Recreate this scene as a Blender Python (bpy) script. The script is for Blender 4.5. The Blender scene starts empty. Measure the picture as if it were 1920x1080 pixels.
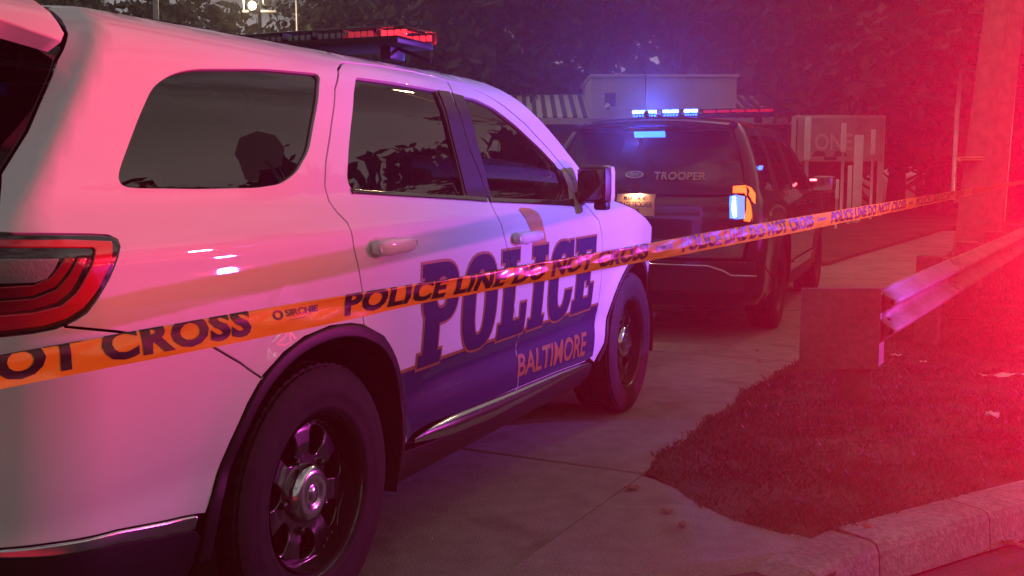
import bpy, bmesh, math, random
import numpy as np
from mathutils import Vector, Matrix
from mathutils.geometry import delaunay_2d_cdt
random.seed(7); RNG = np.random.default_rng(7)
S = bpy.context.scene
COL = S.collection
R = math.radians
# ================================================================ camera, sky, sun, exposure
cam = bpy.data.objects.new('camera', bpy.data.cameras.new('camera')); COL.objects.link(cam)
cam.data.sensor_width = 36.0; cam.data.lens = 1980.0 / 1920 * 36
cam.data.clip_start = .05; cam.data.clip_end = 2000
cam.location = (0, 0, 1.319); cam.rotation_euler = (R(90 - 6.24), 0, 0)
S.camera = cam
SUN_EL, SUN_AZ = 3.0, 72.0            # degrees; azimuth clockwise from the camera's forward axis
world = bpy.data.worlds.new('World'); S.world = world; world.use_nodes = True
wn, wl = world.node_tree.nodes, world.node_tree.links
wn.clear()
w_out = wn.new('ShaderNodeOutputWorld'); w_bg = wn.new('ShaderNodeBackground'); w_sky = wn.new('ShaderNodeTexSky')
w_sky.sky_type = 'NISHITA'; w_sky.sun_disc = False
w_sky.sun_elevation = R(SUN_EL); w_sky.sun_rotation = R(SUN_AZ); w_sky.dust_density = 3.0; w_sky.air_density = 1.0
w_tc = wn.new('ShaderNodeTexCoord'); w_map = wn.new('ShaderNodeMapping'); w_map.inputs['Scale'].default_value = (1.2, 1.2, 5.5)
w_no = wn.new('ShaderNodeTexNoise'); w_no.inputs['Scale'].default_value = 2.2; w_no.inputs['Detail'].default_value = 7
w_no.inputs['Roughness'].default_value = .55; w_no.inputs['Distortion'].default_value = .6
w_rp = wn.new('ShaderNodeValToRGB'); w_rp.color_ramp.elements[0].position = .44; w_rp.color_ramp.elements[1].position = .60
w_mx = wn.new('ShaderNodeMix'); w_mx.data_type = 'RGBA'
w_hs = wn.new('ShaderNodeHueSaturation'); w_hs.inputs['Saturation'].default_value = .28; w_hs.inputs['Value'].default_value = .72
wl.new(w_tc.outputs['Generated'], w_map.inputs['Vector']); wl.new(w_map.outputs['Vector'], w_no.inputs['Vector'])
wl.new(w_no.outputs['Fac'], w_rp.inputs['Fac']); wl.new(w_rp.outputs['Color'], w_mx.inputs['Factor'])
wl.new(w_sky.outputs['Color'], w_hs.inputs['Color'])
wl.new(w_hs.outputs['Color'], w_mx.inputs['A'])
w_cl = wn.new('ShaderNodeMix'); w_cl.data_type = 'RGBA'; w_cl.inputs['Factor'].default_value = .75
wl.new(w_hs.outputs['Color'], w_cl.inputs['A']); w_cl.inputs['B'].default_value = (3.6, 3.25, 3.32, 1)
wl.new(w_cl.outputs['Result'], w_mx.inputs['B'])
wl.new(w_mx.outputs['Result'], w_bg.inputs['Color']); wl.new(w_bg.outputs['Background'], w_out.inputs['Surface'])
w_bg.inputs['Strength'].default_value = SKY_STRENGTH = .15
sun = bpy.data.objects.new('sun', bpy.data.lights.new('sun', 'SUN')); COL.objects.link(sun)
sun.data.energy = .10; sun.data.angle = R(10); sun.data.color = (1, .82, .66)
sun.rotation_euler = (R(90 - SUN_EL), 0, R(180 - SUN_AZ))
S.view_settings.view_transform = 'Standard'; S.view_settings.look = 'None'
S.view_settings.exposure = 0.0; S.view_settings.gamma = 1.0; S.view_settings.use_curve_mapping = False
cy = S.cycles
cy.use_denoising = True; cy.denoiser = 'OPENIMAGEDENOISE'; cy.denoising_input_passes = 'RGB_ALBEDO_NORMAL'
cy.max_bounces = 6; cy.diffuse_bounces = 2; cy.glossy_bounces = 4; cy.transmission_bounces = 4; cy.transparent_max_bounces = 10
cy.volume_bounces = 0; cy.sample_clamp_indirect = 3.0; cy.caustics_reflective = False; cy.caustics_refractive = False
cy.use_adaptive_sampling = True; cy.adaptive_threshold = .015; cy.use_light_tree = True
S.render.film_transparent = False
# ================================================================ materials
def mat(name, base=(.5, .5, .5), rough=.5, metal=0.0, coat=0.0, coat_rough=.03, spec=.5, emit=None, estr=0.0, noise=None, bump=None, ior=None):
    m = bpy.data.materials.new(name); m.use_nodes = True
    nt = m.node_tree; b = nt.nodes['Principled BSDF']
    b.inputs['Base Color'].default_value = (*base, 1); b.inputs['Roughness'].default_value = rough
    b.inputs['Metallic'].default_value = metal; b.inputs['Coat Weight'].default_value = coat
    b.inputs['Coat Roughness'].default_value = coat_rough; b.inputs['Specular IOR Level'].default_value = spec
    if ior: b.inputs['IOR'].default_value = ior
    if emit: b.inputs['Emission Color'].default_value = (*emit, 1); b.inputs['Emission Strength'].default_value = estr
    tc = None
    if noise or bump:
        tc = nt.nodes.new('ShaderNodeTexCoord')
    if noise:                       # list of (scale, detail, low colour, high colour, lo, hi)
        prev = None
        for (sc, det, c0, c1, lo, hi) in noise:
            n = nt.nodes.new('ShaderNodeTexNoise'); n.inputs['Scale'].default_value = sc; n.inputs['Detail'].default_value = det
            nt.links.new(tc.outputs['Object'], n.inputs['Vector'])
            r = nt.nodes.new('ShaderNodeValToRGB'); r.color_ramp.elements[0].position = lo; r.color_ramp.elements[1].position = hi
            r.color_ramp.elements[0].color = (*c0, 1); r.color_ramp.elements[1].color = (*c1, 1)
            nt.links.new(n.outputs['Fac'], r.inputs['Fac'])
            if prev is None: prev = r.outputs['Color']
            else:
                x = nt.nodes.new('ShaderNodeMix'); x.data_type = 'RGBA'; x.blend_type = 'MULTIPLY'; x.inputs['Factor'].default_value = 1
                nt.links.new(prev, x.inputs['A']); nt.links.new(r.outputs['Color'], x.inputs['B']); prev = x.outputs['Result']
        nt.links.new(prev, b.inputs['Base Color'])
    if bump:                        # (scale, strength, distance)
        n = nt.nodes.new('ShaderNodeTexNoise'); n.inputs['Scale'].default_value = bump[0]; n.inputs['Detail'].default_value = 5
        nt.links.new(tc.outputs['Object'], n.inputs['Vector'])
        q = nt.nodes.new('ShaderNodeBump'); q.inputs['Strength'].default_value = bump[1]; q.inputs['Distance'].default_value = bump[2]
        nt.links.new(n.outputs['Fac'], q.inputs['Height']); nt.links.new(q.outputs['Normal'], b.inputs['Normal'])
    return m
def glass(name, tint, ior=1.5):
    m = bpy.data.materials.new(name); m.use_nodes = True; nt = m.node_tree; nt.nodes.clear()
    o = nt.nodes.new('ShaderNodeOutputMaterial'); mx = nt.nodes.new('ShaderNodeMixShader')
    f = nt.nodes.new('ShaderNodeFresnel'); f.inputs['IOR'].default_value = ior
    t = nt.nodes.new('ShaderNodeBsdfTransparent'); t.inputs['Color'].default_value = (*tint, 1)
    g = nt.nodes.new('ShaderNodeBsdfGlossy'); g.inputs['Roughness'].default_value = .008
    nt.links.new(f.outputs['Fac'], mx.inputs['Fac']); nt.links.new(t.outputs[0], mx.inputs[1]); nt.links.new(g.outputs[0], mx.inputs[2])
    nt.links.new(mx.outputs[0], o.inputs['Surface']); return m
def emitter(name, col, strength):
    m = mat(name, base=col, rough=.2, coat=.5, emit=col, estr=strength)
    m.cycles.emission_sampling = 'NONE'; return m
M = {}
M['white_paint'] = mat('white_paint', (.74, .74, .74), .5, coat=1.0, coat_rough=.012, spec=.12, noise=[(1.3, 4, (.71, .71, .71), (.76, .76, .76), .3, .7)])
M['dark_paint'] = mat('dark_paint', (.008, .006, .008), .3, coat=1.0, coat_rough=.02)
M['roof_sky_paint'] = mat('roof_sky_paint', (.16, .145, .12), .35, coat=.8, coat_rough=.04)  # roof and spoiler colour lightened to stand for mirrored sky
M['glass_tint'] = glass('glass_tint', (.05, .05, .055), 1.8)
M['glass_light'] = glass('glass_light', (.22, .23, .23), 1.8)
M['glass_clear'] = glass('glass_clear', (.75, .78, .78))
M['black_trim'] = mat('black_trim', (.010, .010, .011), .45, spec=.2, bump=(900, .12, .001))
M['black_gloss'] = mat('black_gloss', (.008, .008, .009), .12, coat=1)
M['interior'] = mat('interior', (.010, .010, .011), .8)
M['seat_cloth'] = mat('seat_cloth', (.020, .020, .022), .85)
M['rubber'] = mat('rubber', (.014, .013, .013), .72, spec=.22, noise=[(22, 5, (.008, .008, .008), (.018, .016, .015), .35, .7)], bump=(220, .25, .002))
M['chrome'] = mat('chrome', (.78, .78, .79), .14, metal=1, noise=[(40, 3, (.60, .60, .61), (.76, .76, .77), .3, .7)])
M['wheel_black'] = mat('wheel_black', (.010, .010, .011), .22, coat=1, coat_rough=.05)
M['red_lens'] = mat('red_lens', (.60, .010, .035), .12, coat=1, coat_rough=.01)
M['dark_red_lens'] = mat('dark_red_lens', (.30, .006, .018), .10, coat=1, coat_rough=.01, bump=(160, .35, .002))
M['clear_lens'] = mat('clear_lens', (.30, .27, .26), .16, coat=1, coat_rough=.01, bump=(130, .5, .003))
M['decal_blue'] = mat('decal_blue', (.014, .018, .085), .5, coat=1.0, coat_rough=.02, spec=.1)
M['decal_orange'] = mat('decal_orange', (.34, .165, .035), .34, coat=.6, coat_rough=.04)
M['letter_tan'] = mat('letter_tan', (.55, .40, .26), .4)
# ================================================================ mesh helpers
def tag(o, label=None, cat=None, group=None, kind=None):
    if label: o['label'] = label
    if cat: o['category'] = cat
    if group: o['group'] = group
    if kind: o['kind'] = kind
    return o
def empty(name, loc=(0, 0, 0), rz=0.0):
    o = bpy.data.objects.new(name, None); COL.objects.link(o); o.location = loc; o.rotation_euler = (0, 0, rz)
    o.empty_display_size = .2; return o
def mobj(name, V, F, m, parent=None, smooth=True, normals=None, loc=None):
    me = bpy.data.meshes.new(name)
    V = np.asarray(V, float)
    me.from_pydata(V.tolist(), [], [list(map(int, f)) for f in F]); me.update()
    me.materials.append(M[m] if isinstance(m, str) else m)
    if smooth: me.shade_smooth()
    if normals is not None: me.normals_split_custom_set_from_vertices(np.asarray(normals, float).tolist())
    o = bpy.data.objects.new(name, me); COL.objects.link(o)
    if parent is not None: o.parent = parent
    if loc is not None: o.location = loc
    return o
class MB:
    """collects simple solids into one mesh"""
    def __init__(s): s.V = []; s.F = []
    def add(s, V, F):
        n = len(s.V); s.V += [tuple(v) for v in V]; s.F += [tuple(i + n for i in f) for f in F]; return s
    def box(s, c, d, b=0.0, rz=0.0, ry=0.0, rx=0.0):
        hx, hy, hz = d[0]/2, d[1]/2, d[2]/2
        b = min(b, hx*.9, hy*.9, hz*.9)
        bm = bmesh.new(); bmesh.ops.create_cube(bm, size=1)
        for v in bm.verts: v.co = Vector((v.co.x*d[0], v.co.y*d[1], v.co.z*d[2]))
        if b > 0: bmesh.ops.bevel(bm, geom=bm.edges[:], offset=b, segments=2, affect='EDGES', profile=.6)
        mt = Matrix.Translation(c) @ Matrix.Rotation(rz, 4, 'Z') @ Matrix.Rotation(ry, 4, 'Y') @ Matrix.Rotation(rx, 4, 'X')
        bm.verts.index_update()
        s.add([mt @ v.co for v in bm.verts], [[v.index for v in f.verts] for f in bm.faces]); bm.free(); return s
    def tube(s, pts, rad, n=10, cap=True):
        pts = [Vector(p) for p in pts]
        if not hasattr(rad, '__len__'): rad = [rad] * len(pts)
        V = []; F = []
        ref = Vector((0, 0, 1))
        for i, p in enumerate(pts):
            t = (pts[min(i+1, len(pts)-1)] - pts[max(i-1, 0)]).normalized()
            a = t.cross(ref)
            if a.length < .05: a = t.cross(Vector((1, 0, 0)))
            a.normalize(); b = t.cross(a)
            for k in range(n):
                q = 2*math.pi*k/n; V.append(p + (a*math.cos(q) + b*math.sin(q)) * rad[i])
        for i in range(len(pts)-1):
            for k in range(n):
                F.append((i*n+k, i*n+(k+1) % n, (i+1)*n+(k+1) % n, (i+1)*n+k))
        if cap: F.append(tuple(range(n))); F.append(tuple(range((len(pts)-1)*n, len(pts)*n))[::-1])
        return s.add(V, F)
    def lathe(s, prof, n=32, axis='z', c=(0, 0, 0)):
        V = []; F = []
        for (r, h) in prof:
            for k in range(n):
                q = 2*math.pi*k/n
                p = {'z': (r*math.cos(q), r*math.sin(q), h), 'y': (r*math.cos(q), h, r*math.sin(q)), 'x': (h, r*math.cos(q), r*math.sin(q))}[axis]
                V.append((p[0]+c[0], p[1]+c[1], p[2]+c[2]))
        for i in range(len(prof)-1):
            for k in range(n): F.append((i*n+k, i*n+(k+1) % n, (i+1)*n+(k+1) % n, (i+1)*n+k))
        if prof[0][0] > 1e-4: F.append(tuple(range(n))[::-1])
        if prof[-1][0] > 1e-4: F.append(tuple(range((len(prof)-1)*n, len(prof)*n)))
        return s.add(V, F)
    def prism(s, poly, fn0, fn1):
        """polygon (2-D) swept between two placements"""
        n = len(poly)
        V = [fn0(p) for p in poly] + [fn1(p) for p in poly]
        F = [tuple(range(n))[::-1], tuple(range(n, 2*n))] + [(i, (i+1) % n, n+(i+1) % n, n+i) for i in range(n)]
        return s.add(V, F)
    def build(s, name, m, parent=None, smooth=False, loc=None, angle=None):
        o = mobj(name, s.V, s.F, m, parent, smooth, loc=loc)
        if angle is not None:
            bm = bmesh.new(); bm.from_mesh(o.data); bmesh.ops.recalc_face_normals(bm, faces=bm.faces); bm.to_mesh(o.data); bm.free()
            o.data.shade_smooth(); o.data.set_sharp_from_angle(angle=R(angle))
        return o
def area2(p): return .5 * np.sum(p[:, 0]*np.roll(p[:, 1], -1) - np.roll(p[:, 0], -1)*p[:, 1])
def ccw(p):
    p = np.asarray(p, float); return p if area2(p) > 0 else p[::-1]
def resample(p, h):
    p = np.asarray(p, float); out = []
    for a, b in zip(p, np.roll(p, -1, 0)):
        n = max(1, int(math.ceil(np.linalg.norm(b-a)/h)))
        for k in range(n): out.append(a + (b-a)*k/n)
    return np.array(out)
def smooth_poly(p, it=1, closed=True):
    p = np.asarray(p, float)
    for _ in range(it):
        q = []
        n = len(p)
        for i in range(n if closed else n-1):
            a, b = p[i], p[(i+1) % n]; q += [.75*a+.25*b, .25*a+.75*b]
        if not closed: q = [p[0]] + q + [p[-1]]
        p = np.array(q)
    return p
def offset_poly(p, d):
    """positive d grows a counter-clockwise polygon"""
    a = np.roll(p, 1, 0); b = np.roll(p, -1, 0)
    e1 = p - a; e2 = b - p
    e1 /= np.maximum(np.linalg.norm(e1, axis=1, keepdims=True), 1e-9); e2 /= np.maximum(np.linalg.norm(e2, axis=1, keepdims=True), 1e-9)
    n1 = np.stack([e1[:, 1], -e1[:, 0]], 1); n2 = np.stack([e2[:, 1], -e2[:, 0]], 1)
    n = n1 + n2; l2 = np.maximum(np.sum(n*n, 1, keepdims=True), .5)
    return p + 2 * n / l2 * d
def inside(pts, poly):
    x, y = pts[:, 0][:, None], pts[:, 1][:, None]
    x1, y1 = poly[:, 0][None], poly[:, 1][None]; q = np.roll(poly, -1, 0); x2, y2 = q[:, 0][None], q[:, 1][None]
    c = (y1 > y) != (y2 > y)
    with np.errstate(divide='ignore', invalid='ignore'):
        xi = (x2-x1)*(y-y1)/(y2-y1)+x1
    return (np.sum(c & (x < xi), 1) % 2) == 1
def in_shapes(pts, shapes):
    r = np.zeros(len(pts), bool)
    for sgn, p in shapes:
        i = inside(pts, p); r = np.where(i, sgn > 0, r)
    return r
def cdt(shapes, h):
    """shapes: list of (+1 / -1, polygon). triangles that fill them, with a grid of points inside"""
    shapes = [(s_, resample(p, h)) for s_, p in shapes]
    P = []; E = []
    for _, p in shapes:
        n0 = len(P); n = len(p); P += [tuple(v) for v in p]; E += [(n0+i, n0+(i+1) % n) for i in range(n)]
    B = np.array(P); lo, hi = B.min(0), B.max(0)
    gx = np.arange(lo[0]+h*.5, hi[0], h); gy = np.arange(lo[1]+h*.5, hi[1], h)
    if len(gx) and len(gy):
        G = np.stack(np.meshgrid(gx, gy), -1); G[::2, :, 0] += h*.5; G = G.reshape(-1, 2)
        G = G[in_shapes(G, shapes)]
        if len(G):
            keep = np.ones(len(G), bool)
            for i in range(0, len(G), 2000):
                d = np.sqrt(((G[i:i+2000, None, :]-B[None])**2).sum(-1)).min(1); keep[i:i+2000] = d > h*.45
            P += [tuple(v) for v in G[keep]]
    r = delaunay_2d_cdt([Vector(p) for p in P], E, [], 0, 1e-6)
    V = np.array([(v.x, v.y) for v in r[0]]); F = np.array([f for f in r[2]])
    c = V[F].mean(1); F = F[in_shapes(c, shapes)]
    a = V[F[:, 1]]-V[F[:, 0]]; b = V[F[:, 2]]-V[F[:, 0]]
    sgn = a[:, 0]*b[:, 1]-a[:, 1]*b[:, 0]
    F = F[abs(sgn) > 1e-10]; sgn = sgn[abs(sgn) > 1e-10]
    F[sgn < 0] = F[sgn < 0][:, ::-1]
    used = np.unique(F); idx = -np.ones(len(V), int); idx[used] = np.arange(len(used))
    return V[used], idx[F]
def sfn(surf, V):
    e = 1e-3
    p = surf(V[:, 0], V[:, 1]); du = surf(V[:, 0]+e, V[:, 1])-surf(V[:, 0]-e, V[:, 1]); dv = surf(V[:, 0], V[:, 1]+e)-surf(V[:, 0], V[:, 1]-e)
    n = np.cross(du, dv); n /= np.maximum(np.linalg.norm(n, axis=1, keepdims=True), 1e-12)
    return p, n
def sheet(name, shapes, surf, m, parent=None, h=.03, off=0.0, lip=None, mirror=False):
    """a sheet-metal panel cut from surf(u, v): shapes in (u, v); lip = (gap, round, depth) turns every edge inwards"""
    shapes = [(s_, ccw(p)) for s_, p in shapes]
    shapes = [(s_, resample(p, h)) for s_, p in shapes]
    rings = []
    if lip:
        g, rd, dp = lip
        shapes = [(s_, offset_poly(p, -s_*(g+rd))) for s_, p in shapes]
    V2, F = cdt(shapes, h)
    P, N = sfn(surf, V2); P = P + N*off
    Vs = [P]; Ns = [N]; Fs = [F]; base = len(P)
    if lip:
        for s_, p in shapes:
            q = offset_poly(p, s_*rd)
            a, na = sfn(surf, p); b, nb = sfn(surf, q)
            t = b-a; t /= np.maximum(np.linalg.norm(t, axis=1, keepdims=True), 1e-9)
            n = len(p)
            mid = a + (b-a)*.75 - na*rd*.3
            ringsP = [a+na*off, mid+na*off, b+nb*(off-rd), b+nb*(off-dp)]
            ringsN = [na, (na+t)/math.sqrt(2), t, t]
            Vs += ringsP; Ns += ringsN
            ff = []
            for k in range(3):
                o0, o1 = base+k*n, base+(k+1)*n
                i = np.arange(n); j = (i+1) % n
                f = np.stack([o0+i, o1+i, o1+j, o0+j], 1)
                if s_ < 0: f = f[:, ::-1]
                ff.append(f)
            Fs.append(np.concatenate(ff)); base += 4*n
    V = np.concatenate(Vs); NN = np.concatenate(Ns)
    FF = [list(f) for A in Fs for f in A]
    o = mobj(name, V, FF, m, parent, True, NN)
    if mirror:
        mobj(name, V*[1, -1, 1], [f[::-1] for f in FF], m, parent, True, NN*[1, -1, 1])
    return o
def text_mesh(body, size=1.0, shear=0.0, offset=0.0, xscale=1.0, spacing=1.0, align='LEFT'):
    """flat lettering as (verts Nx2, faces)"""
    c = bpy.data.curves.new('t', 'FONT'); c.body = body; c.size = size; c.shear = shear; c.offset = offset; c.space_character = spacing
    c.align_x = align; c.resolution_u = 3
    o = bpy.data.objects.new('t', c); COL.objects.link(o)
    me = bpy.data.meshes.new_from_object(o.evaluated_get(bpy.context.evaluated_depsgraph_get()))
    V = np.array([v.co[:2] for v in me.vertices]); F = [list(p.vertices) for p in me.polygons]
    bpy.data.objects.remove(o); bpy.data.curves.remove(c); bpy.data.meshes.remove(me)
    V[:, 0] *= xscale
    return V, F
def wrap_flat(name, V2, F, fn, m, parent, cu=.05, cv=.02, smooth=True):
    """flat lettering cut into small pieces and laid on fn(u, v)"""
    bm = bmesh.new()
    vs = [bm.verts.new((v[0], v[1], 0)) for v in V2]
    for f in F:
        try: bm.faces.new([vs[i] for i in f])
        except ValueError: pass
    lo, hi = np.min(V2, 0), np.max(V2, 0)
    for ax, c in ((0, cu), (1, cv)):
        for t in np.arange(lo[ax]+c*.5, hi[ax], c):
            co = [0, 0, 0]; no = [0, 0, 0]; co[ax] = t; no[ax] = 1
            bmesh.ops.bisect_plane(bm, geom=bm.verts[:]+bm.edges[:]+bm.faces[:], plane_co=co, plane_no=no, dist=1e-6)
    A = np.array([v.co[:2] for v in bm.verts]); bm.verts.index_update()
    FF = [[v.index for v in f.verts] for f in bm.faces]; bm.free()
    P = fn(A[:, 0], A[:, 1])
    return mobj(name, P, FF, m, parent, smooth)
def copy_tree(o, parent=None):
    c = o.copy(); COL.objects.link(c); c.parent = parent
    for ch in o.children: copy_tree(ch, c)
    return c
# ---------------------------------------------------------------- camera model (pixels of the 1920x1080 photograph)
CF, CP, CH = 1980.0, math.radians(6.24), 1.319
CC, CS = math.cos(CP), math.sin(CP)
def ray(px, py):
    a = (px - 960) / CF; b = (540 - py) / CF
    return np.array([a, CC + b * CS, -CS + b * CC])
def ground_at(px, py, z=0.0):
    r = ray(px, py); t = (z - CH) / r[2]
    return np.array([0, 0, CH]) + t * r
def at_depth(px, py, Y):
    r = ray(px, py); return np.array([0, 0, CH]) + r * (Y / r[1])
def project(P):
    P = np.asarray(P, float); x, y, z = P[..., 0], P[..., 1], P[..., 2] - CH
    d = y * CC - z * CS; u = y * CS + z * CC
    return np.stack([960 + CF * x / d, 540 - CF * u / d], -1)
class Frame:
    """a vehicle's own axes: x forward from the rear axle, y to its left, z up"""
    def __init__(s, O, yaw):
        s.O = np.asarray(O, float); s.yaw = yaw
        s.D = np.array([math.sin(yaw), math.cos(yaw), 0]); s.L = np.array([-math.cos(yaw), math.sin(yaw), 0])
    def w(s, p):
        p = np.asarray(p, float)
        return s.O + p[..., 0:1] * s.D + p[..., 1:2] * s.L + p[..., 2:3] * np.array([0, 0, 1.0])
def trace(frame, surf, pix, guess):
    """where the line of sight of each pixel meets the surface surf(u, v) of a vehicle"""
    out = []
    g = np.array(guess, float)
    for px in pix:
        px = np.array(px, float)
        fn = lambda q: project(frame.w(surf(np.array([q[0]]), np.array([q[1]]))))[0]
        best = None
        for st in [g] + [np.array([guess[0] + du, guess[1] + dv]) for du in (-.8, 0, .8, 1.6) for dv in (-.3, .3)]:
            q = st.copy()
            for _ in range(25):
                r = fn(q) - px
                if abs(r).max() < .02: break
                e = 1e-4
                J = np.stack([(fn(q + [e, 0]) - r - px) / e, (fn(q + [0, e]) - r - px) / e], 1)
                dq = np.linalg.lstsq(J, r, rcond=None)[0]
                n = np.linalg.norm(dq)
                q = q - dq * min(1, .25 / max(n, 1e-9))
            er = abs(fn(q) - px).max()
            if best is None or er < best[0]: best = (er, q)
            if er < .5: break
        g = best[1]; out.append(best[1])
        if best[0] > 1.5: print('trace miss', px, best)
    return np.array(out)
def spline(xs, ys):
    xs = np.array(xs, float); ys = np.array(ys, float); n = len(xs)
    h = np.diff(xs); d = np.diff(ys) / h
    m = np.zeros(n); m[0] = d[0]; m[-1] = d[-1]
    for i in range(1, n - 1):
        m[i] = (d[i-1] * h[i] + d[i] * h[i-1]) / (h[i-1] + h[i])
    def f(x):
        x = np.clip(np.asarray(x, float), xs[0], xs[-1])
        i = np.clip(np.searchsorted(xs, x) - 1, 0, n - 2)
        t = (x - xs[i]) / h[i]
        return ((2*t**3 - 3*t**2 + 1) * ys[i] + (t**3 - 2*t**2 + t) * h[i] * m[i]
                + (-2*t**3 + 3*t**2) * ys[i+1] + (t**3 - t**2) * h[i] * m[i+1])
    return f
def sstep(a, b, x):
    t = np.clip((np.asarray(x, float) - a) / (b - a), 0, 1); return t * t * (3 - 2 * t)
# ---------------------------------------------------------------- white SUV: side surface
FA = Frame((-1.40924, 3.36658, 0), math.radians(23.55))
profA = spline([.20, .30, .40, .50, .57, .64, .80, .95, 1.08, 1.15, 1.185, 1.24, 1.30, 1.45, 1.57, 1.64, 1.685, 1.713, 1.727],
               [.80, .885, .908, .916, .912, .924, .943, .953, .956, .952, .936, .908, .892, .852, .816, .778, .728, .665, .605])
def sideA(u, z):
    u = np.asarray(u, float); z = np.asarray(z, float)
    k = sstep(1.02, 1.32, z)
    u0 = (1 - k) * -.80 + k * (-.97 + .86 * (z - 1.2))
    r = (1 - k) * .30 + k * .06
    am = np.radians((1 - k) * 76 + k * 60)
    d = np.maximum(0, u0 - u)
    far = np.maximum(0, d - r * am - .14)
    d = d - far
    a = np.minimum(d / r, am); rest = np.maximum(0, d - r * am)
    x = np.where(u > u0, u, u0 - r * np.sin(a) - rest * np.cos(am))
    ins = r * (1 - np.cos(a)) + rest * np.sin(am) + far * .995
    x = x - far * .08
    w = profA(z) - ins
    w = w - .10 * sstep(2.7, 4.1, u) ** 1.3 - .34 * sstep(3.45, 4.0, u) ** 2 - .012 * sstep(.2, -.7, u)
    for hx in (0, 3.042):
        rho = np.hypot(u - hx, z - .40)
        w = w + .022 * np.exp(-((rho - .45) / .075) ** 2) * sstep(1.05, .85, z)
    # lower door scoop
    w = w - .012 * np.exp(-((z - .60) / .045) ** 2) * sstep(.55, .8, u) * sstep(2.5, 2.25, u)
    return np.stack([x, -w, z + 0 * x], -1)
# ================================================================ white police SUV
FRAME_W = empty('police_suv', tuple(FA.O), -FA.yaw + math.pi/2)
CARW = tag(FRAME_W, 'white police SUV with blue and orange POLICE BALTIMORE lettering on its doors', 'police car')
def TA(pix, guess=(1, 1)): return trace(FA, sideA, pix, guess)
def UZ(*p): return np.array(p, float)
J = lambda *a: np.concatenate([np.atleast_2d(x) for x in a])
LIP = (.0028, .0016, .018)
# -- outlines taken from the photograph, on the body side
seamD = TA([(0, 325), (50, 245), (105, 112), (117, 90), (124, 62)], (-1.0, 1.3))
lampQ = TA([(0, 438), (80, 439), (173, 440), (204, 442), (220, 450), (224, 461), (220, 481), (204, 522), (183, 558), (163, 585), (142, 599), (123, 609)], (-.8, 1.1))
lampB = TA([(123, 609), (102, 616), (61, 624), (0, 631)], (-.8, 1.0))
bseam = TA([(123, 613), (220, 622), (397, 649), (450, 680), (491, 709)], (-.7, .9))
archR = TA([(380, 985), (386, 964), (403, 907), (432, 830), (465, 757), (494, 704), (533, 661), (571, 632), (619, 612), (658, 607), (687, 613), (721, 632), (740, 666), (750, 700), (757, 753), (758, 801), (757, 838)], (-.4, .5))
doorR = TA([(640, 119), (634, 130), (628, 168), (619, 253), (611, 304), (609, 347), (617, 377), (632, 398), (651, 417), (663, 462), (673, 505), (680, 548), (683, 610)], (.4, 1.6))
doorT = TA([(640, 119), (648, 117), (713, 124), (770, 134), (815, 144), (836, 151)], (.5, 1.65))
doorTf = TA([(838, 152), (872, 160), (905, 174), (945, 199), (985, 233), (1030, 281), (1070, 330)], (1.3, 1.65))
cutB = TA([(836, 151), (854, 198), (879, 278), (900, 330), (915, 372), (930, 402), (943, 432), (952, 470), (956, 500), (962, 560), (966, 640), (969, 734)], (1.2, 1.6))
sillT = TA([(757, 840), (762, 830), (773, 814), (803, 796), (918, 751), (969, 730), (1046, 698), (1097, 679)], (.6, .4))
sillB = TA([(760, 847), (811, 827), (918, 783), (1046, 715), (1099, 687)], (.6, .36))
seamF = TA([(1092, 379), (1113, 402), (1123, 413), (1129, 441), (1129, 460), (1127, 526), (1118, 594), (1104, 670)], (2.35, 1.15))
winQ = TA([(599, 139), (500, 131), (370, 131), (333, 137), (304, 152), (285, 170), (259, 230), (237, 289), (224, 326), (226, 343), (241, 350), (370, 352), (481, 350), (526, 343), (555, 322), (578, 281), (589, 222), (597, 159)], (.2, 1.5))
winR = TA([(668, 146), (738, 155), (821, 170), (852, 268), (877, 368), (760, 361), (679, 356), (660, 355), (652, 338), (655, 279), (664, 181)], (.6, 1.6))
winF = TA([(867, 181), (892, 187), (926, 204), (969, 238), (1011, 277), (1043, 311), (1058, 355), (1050, 377), (985, 375), (921, 372), (893, 270)], (1.3, 1.6))
chromeT = TA([(371, 965), (310, 978), (220, 995), (94, 1020), (0, 1030)], (-.5, .5))
chromeB = TA([(0, 1048), (94, 1045), (220, 1020), (310, 1006), (365, 994)], (-.9, .47))
HUBF = 3.042
def circ(cx, cz, r, a0, a1, n): return np.array([(cx + r*math.cos(R(a)), cz + r*math.sin(R(a))) for a in np.linspace(a0, a1, n)])
archF = J(UZ((2.50, .36)), circ(HUBF, .385, .478, 172, 2, 22), UZ((3.52, .36)))
TOP = 1.722
top_edge = np.array([(u, TOP) for u in np.linspace(seamD[-1][0] + .05, 1.45, 12)])
pillar = UZ((1.62, 1.700), (1.78, 1.645), (1.95, 1.562), (2.12, 1.47), (2.30, 1.355), (2.46, 1.245))
def uend(z):                           # where the tail reaches the centre line
    a, b = -2.6, -.9
    for _ in range(40):
        m_ = (a+b)/2
        if -sideA(np.array([m_]), np.array([z]))[0, 1] > .003: b = m_
        else: a = m_
    return b
def centre(z0, z1, n=6): return np.array([(uend(z), z) for z in np.linspace(z0, z1, n)])
winQ = smooth_poly(resample(winQ, .09), 3); winR = smooth_poly(resample(winR, .05), 2); winF = smooth_poly(resample(winF, .05), 2)
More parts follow.
